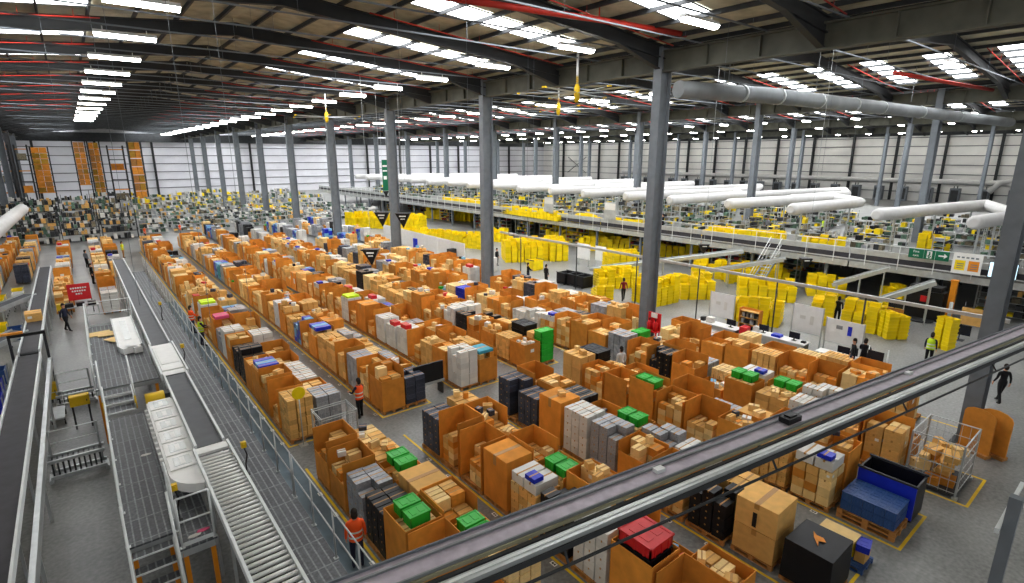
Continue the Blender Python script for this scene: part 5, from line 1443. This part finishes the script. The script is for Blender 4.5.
# ------------------------------------------------------------------ overhead cable tray crossing close to the camera
A, Bv = Vector((-3.6, 5.79, 6.0)), Vector((27.4, 1.16, 6.0))
o = empty('cable_tray', tuple(A.lerp(Bv, .5)-Vector((0, 0, 6))), 'long metal cable tray with pipes crossing close in front of the viewer', 'cable tray')
C0 = A.lerp(Bv, .5)-Vector((0, 0, 6)); d = (Bv-A).normalized(); nn = Vector((-d.y, d.x, 0))
def along(off, z, w_, h_, name, m, t0=0, t1=1):
    b = MB(); p, q = A.lerp(Bv, t0), A.lerp(Bv, t1)
    b.bar(p-C0+nn*off+Vector((0, 0, z-6)), q-C0+nn*off+Vector((0, 0, z-6)), w_, h_); return b.build(name, m, o)
along(-.16, 6.0, .34, .03, 'tray_floor', 'lilac')
along(.02, 6.02, .02, .06, 'tray_side', 'steel'); along(-.345, 6.0, .02, .06, 'tray_side', 'duct')
along(-.10, 6.03, .03, .03, 'cable', 'duct'); along(-.375, 5.97, .02, .05, 'edge_strip', 'cream')
along(-.43, 5.93, .05, .04, 'gap_channel', 'steeldk')
along(-.54, 5.88, .13, .12, 'pipe_trunking', 'galv'); along(-.53, 5.945, .04, .012, 'trunking_lip', 'rail'); along(-.62, 5.84, .02, .08, 'trunking_edge', 'steeldk')
b = MB(); b.tube([A-C0+nn*-.70+Vector((0, 0, -.36)), Bv-C0+nn*-.70+Vector((0, 0, -.36))], .022, 6); b.build('conduit', 'steeldk', o)
for k in range(7):
    t = .12+.13*k
    b = MB(); c = A.lerp(Bv, t)-C0
    b.bar(c+nn*0+Vector((0, 0, -.08)), c-nn*.6+Vector((0, 0, -.12)), .03, .03); b.bar(c-nn*.6+Vector((0, 0, -.22)), c-nn*.69+Vector((0, 0, -.36)), .025, .025); b.build('bracket', 'steeldk', o)
for t in (.412, ):
    b = MB(); c = A.lerp(Bv, t)-C0; c = c-nn*.2; b.obox(c+Vector((0, 0, .07)), (.36, .2, .1), math.atan2(d.y, d.x)); b.obox(c+Vector((0, 0, .13)), (.2, .12, .03), math.atan2(d.y, d.x)); b.build('junction_box', 'black', o)
for t in (.31, .54):
    b = MB(); c = A.lerp(Bv, t)-C0; c = c-nn*.2; b.obox(c+Vector((.1, 0, .04)), (.16, .1, .06), math.atan2(d.y, d.x)); b.build('clamp', 'rail', o)
for t in (0.0, 1.0):
    c = A.lerp(Bv, t)-C0; b = MB(); b.tube([Vector((c.x, c.y, 0)), Vector((c.x, c.y, 5.92))], .07, 8); b.obox((c.x, c.y, .01), (.3, .3, .02)); b.build('support_post', 'steel', o)
o = empty('barrier_post', (12.3, .98, 0), 'grey post with a short white rail close by at the near corner of the hall', 'post')
b = MB(); b.box(-.09, .09, -.09, .09, 0, 4.6); b.box(-.2, .2, -.2, .2, 0, .03); b.build('post', 'steel', o)
b = MB(); b.bar((-.35, .12, 4.0), (1.8, .12, 4.05), .06, .1); b.build('rail', 'rail', o)

# ------------------------------------------------------------------ people
def person(x, y, z, face, label, top, trousers, hair='hair', vest=None, pose='stand', h=1.75, sleeves=None, eyes=False):
    o = empty('person', (x, y, z), label, 'person', face)
    s = h/1.75
    V, E, Rr = [], [], []
    def add(p, r, par=None):
        V.append(Vector(p)*s); Rr.append(r*s)
        if par is not None: E.append((par, len(V)-1))
        return len(V)-1
    # faces -Y in its own frame
    pel = add((0, 0, .95), .135)
    wa = add((0, .0, 1.10), .125, pel); ch = add((0, .0, 1.30), .15, wa); nk0 = add((0, .005, 1.44), .075, ch); nk = add((0, .0, 1.50), .05, nk0)
    hd = add((0, -.01, 1.59), .08, nk); ht = add((0, 0, 1.70), .075, hd)
    nose = add((0, -.105, 1.60), .016, hd)
    for sd in (-1, 1): add((sd*.088, .0, 1.60), .014, hd)
    walk = {'stand': (.0, .0), 'walk': (.24, -.2), 'reach': (.05, -.05)}[pose]
    wr = []
    for k, sd in enumerate((-1, 1)):
        st = walk[k]
        hp = add((sd*.09, 0, .90), .105, pel); kn = add((sd*.10, -st*.45-.02, .50), .07, hp); an = add((sd*.105, -st+.02, .09), .045, kn)
        he = add((sd*.105, -st+.05, .05), .04, an); to = add((sd*.12, -st-.14, .035), .035, an)
        sh = add((sd*.19, 0, 1.40), .065, ch)
        if pose == 'reach':
            el = add((sd*.24, -.12, 1.16), .046, sh); w_ = add((sd*.17, -.36, 1.12), .032, el); dirn = Vector((-sd*.1, -1, .0))
        else:
            sw = -st*.55
            el = add((sd*.235, .02-sw*.4, 1.13), .046, sh); w_ = add((sd*.245, -.06-sw, .90), .031, el); dirn = Vector((0, -.18, -1))
        dirn.normalize(); pw = V[w_]/s; pl = add(pw+dirn*.055, .030, w_); wr.append((pw, dirn))
        side = dirn.cross(Vector((0, 0, 1)) if abs(dirn.z) < .8 else Vector((0, 1, 0))).normalized() if pose == 'reach' else Vector((0, 1, 0))
        for f, (off, ln) in enumerate(((-.027, .065), (-.009, .078), (.009, .072), (.026, .055))):
            a = pw+dirn*.085+side*off; f0 = add(a, .0095, pl); f1 = add(a+dirn*ln*.55+Vector((-sd*.006, -.006, 0)), .0085, f0); add(a+dirn*ln+Vector((-sd*.022, -.012, 0)), .0075, f1)
        t0 = add(pw+dirn*.035-side*.036, .010, pl); add(pw+dirn*.08-side*.052+Vector((-sd*.012, 0, 0)), .009, t0)
    me = bpy.data.meshes.new('body'); me.from_pydata([tuple(v) for v in V], E, [])
    tmp = bpy.data.objects.new('body_build', me); COL.objects.link(tmp)
    md = tmp.modifiers.new('Skin', 'SKIN'); md.use_smooth_shade = True
    for k, sv in enumerate(me.skin_vertices[0].data): sv.radius = (Rr[k]*1.0, Rr[k]*.82 if k in (pel, wa, ch) else Rr[k]); sv.use_root = (k == pel)
    sb = tmp.modifiers.new('Subsurf', 'SUBSURF'); sb.levels = 1; sb.render_levels = 1
    dg = bpy.context.evaluated_depsgraph_get(); bm_ = bpy.data.meshes.new_from_object(tmp.evaluated_get(dg))
    bpy.data.objects.remove(tmp)
    bm_.name = 'body'; bm_.materials.clear()
    for m in ('skin', top, trousers, 'black'): bm_.materials.append(M[m])
    zs = sorted((w0[0]+w0[1]*.0).z for w0 in wr)
    for p in bm_.polygons:
        c = p.center/s; idx = 1
        if c.z > 1.475: idx = 0
        elif min((c-w0[0]-w0[1]*.07).length for w0 in wr) < .105: idx = 0
        elif c.z < .095: idx = 3
        elif c.z < .97 and abs(c.x) < .21: idx = 2
        p.material_index = idx; p.use_smooth = True
    link('body', bm_, o)
    b = MB()
    b.loft([[(.083*s*math.cos(t)*q, .005*s+.093*s*math.sin(t)*q, zz*s) for t in [2*PI*k/12 for k in range(12)]] for zz, q in ((1.60, .6), (1.64, 1.02), (1.70, 1.04), (1.75, .85), (1.785, .4))])
    b.loft([[(.085*s*math.cos(t)*q, .045*s+.055*s*math.sin(t)*q, zz*s) for t in [2*PI*k/10 for k in range(10)]] for zz, q in ((1.52, .7), (1.58, 1.0), (1.66, 1.05))])
    b.build('hair', hair, o)
    if eyes:
        for sd in (-1, 1):
            b = MB(); b.obox((sd*.032*s, -.083*s, 1.625*s), (.02*s, .014*s, .012*s)); b.build('eye', 'black', o)
        b = MB(); b.obox((0, -.085*s, 1.553*s), (.045*s, .012*s, .01*s)); b.build('mouth', 'redcloth', o)
    if vest:
        b = MB(); rings = []
        for zz, rx_, ry in ((.88, .175, .145), (1.0, .172, .142), (1.12, .168, .14), (1.26, .185, .15), (1.36, .19, .15), (1.43, .15, .115), (1.465, .09, .085)):
            rings.append([(rx_*s*math.cos(t), ry*s*math.sin(t), zz*s) for t in [2*PI*k/16 for k in range(16)]])
        b.loft(rings, cap=False); v = b.build('hi_vis_vest', vest, o)
        b = MB()
        for zz, rx_, ry in ((.97, .178, .147), (1.13, .174, .145)):
            b.loft([[(rx_*s*math.cos(t)*1.01, ry*s*math.sin(t)*1.01, (zz+dz)*s) for t in [2*PI*k/16 for k in range(16)]] for dz in (0, .05)], cap=False)
        b.build('reflective_band', 'reflect', v)
    return o
person(4.35, 11.9, .004, PI*.9, 'worker in orange hi-vis vest and dark trousers standing on the blue strip by the fence', 'hivis', 'navy', vest='hivis', eyes=True)
g = ground(386, 440)
person(7.85, 19.8, 0, PI*1.1, 'worker in orange hi-vis vest standing in the aisle at the cross aisle', 'navy', 'blackcloth', vest='hivis', pose='reach', eyes=True)
g = ground(998, 402.5)
person(g.x, g.y, 0, PI*.75, 'person in dark clothes walking away on the open floor past the near pillar', 'blackcloth', 'blackcloth', pose='walk', h=1.78)
g = ground(68, 331)
person(g.x, g.y, 0, PI*.3, 'person in navy clothes walking on the bare floor beside the dark belt', 'navy', 'blackcloth', pose='walk')
person(4.42, 36.5, .004, PI*.55, 'worker in orange hi-vis vest bending to the first row behind the fence', 'hivis', 'navy', vest='hivis', pose='reach')
person(4.45, 33.6, .004, PI*.5, 'worker in lime hi-vis vest and navy trousers behind the fence', 'navy', 'navy', vest='hivisy', pose='reach')
g = ground(630, 377)
person(15.5, 17.0+.9, 0, PI*.2, 'person in white shirt and grey trousers standing among the pallets before the big pillar', 'whitecloth', 'greycloth') if False else person(19.1, 15.6, 0, PI*.9, 'person in white shirt and grey trousers in the aisle before the big pillar', 'whitecloth', 'greycloth')
for (px, py, f, lab, a, c, ve, po) in ((623, 301, .8, 'person in dark red top walking by the yellow totes near the big pillar', 'redcloth', 'blackcloth', None, 'walk'), (836, 323, .6, 'person in dark clothes walking beside the yellow tote block', 'blackcloth', 'blackcloth', None, 'walk'),
        (497, 266, .1, 'person in black standing beside the second pillar along the row', 'blackcloth', 'blackcloth', None, 'stand'), (528, 283, .4, 'person in black bending on the open floor behind the rows, first of a pair', 'blackcloth', 'navy', None, 'reach'),
        (546, 285, .5, 'person in black standing on the open floor behind the rows, second of a pair', 'blackcloth', 'blackcloth', None, 'stand'), (861, 372, .5, 'person in black working at the mobile workstation', 'blackcloth', 'blackcloth', None, 'reach'),
        (850, 372, 1.2, 'person in black jacket standing by the third whiteboard', 'blackcloth', 'navy', None, 'stand'), (927, 365, .5, 'person in lime hi-vis vest seen just above the cable tray', 'navy', 'blackcloth', 'hivisy', 'stand'),
        (94, 284, .4, 'person in dark clothes at the pallets behind the red notice', 'blackcloth', 'blackcloth', None, 'stand'), (99, 275, 1.3, 'person in red top at the pallets behind the red notice', 'red', 'navy', None, 'reach'),
        (88, 268, .7, 'person in grey top at the far pallets behind the red notice', 'greycloth', 'blackcloth', None, 'stand'), (146, 240, .5, 'worker in orange hi-vis vest at the far end of the first row', 'hivis', 'navy', 'hivis', 'stand'),
        (181, 236, .5, 'worker in orange hi-vis vest behind white wraps at the far end of the second row', 'hivis', 'greycloth', 'hivis', 'stand'), (124, 258, .5, 'worker in yellow vest on the walkway far end', 'yellow', 'wood', 'hivisy', 'stand')):
    g = ground(px, py); person(g.x, g.y, 0, PI*f, lab, a, c, vest=ve, pose=po)
g = ground(822, 236, MZ)
person(g.x, g.y, MZ, PI*.4, 'worker in lime hi-vis vest walking on the mezzanine', 'navy', 'navy', vest='hivisy', pose='walk')
for i, (px, py) in enumerate(((580, 215), (600, 222), (470, 203), (655, 232), (760, 236), (930, 246))):
    g = ground(px, py, MZ); person(g.x+1.2, g.y, MZ, PI*(.2+.3*i), 'person in dark clothes on the mezzanine, %s counting from its far end' % ordn(i+1), R.choice(['blackcloth', 'navy', 'greycloth']), 'blackcloth')

# ------------------------------------------------------------------ light and colour
w = bpy.data.worlds.new('world'); SC.world = w; w.use_nodes = True
w.node_tree.nodes['Background'].inputs[0].default_value = (.93, .96, 1, 1)
w.node_tree.nodes['Background'].inputs[1].default_value = .25
vs = SC.view_settings
vs.view_transform = 'Standard'; vs.look = 'None'; vs.gamma = 1; vs.use_curve_mapping = False
vs.exposure = 1.0
SC.cycles.max_bounces = 5; SC.cycles.diffuse_bounces = 3; SC.cycles.glossy_bounces = 2; SC.cycles.transmission_bounces = 2
SC.cycles.sample_clamp_indirect = 4
SC.cycles.use_denoising = True
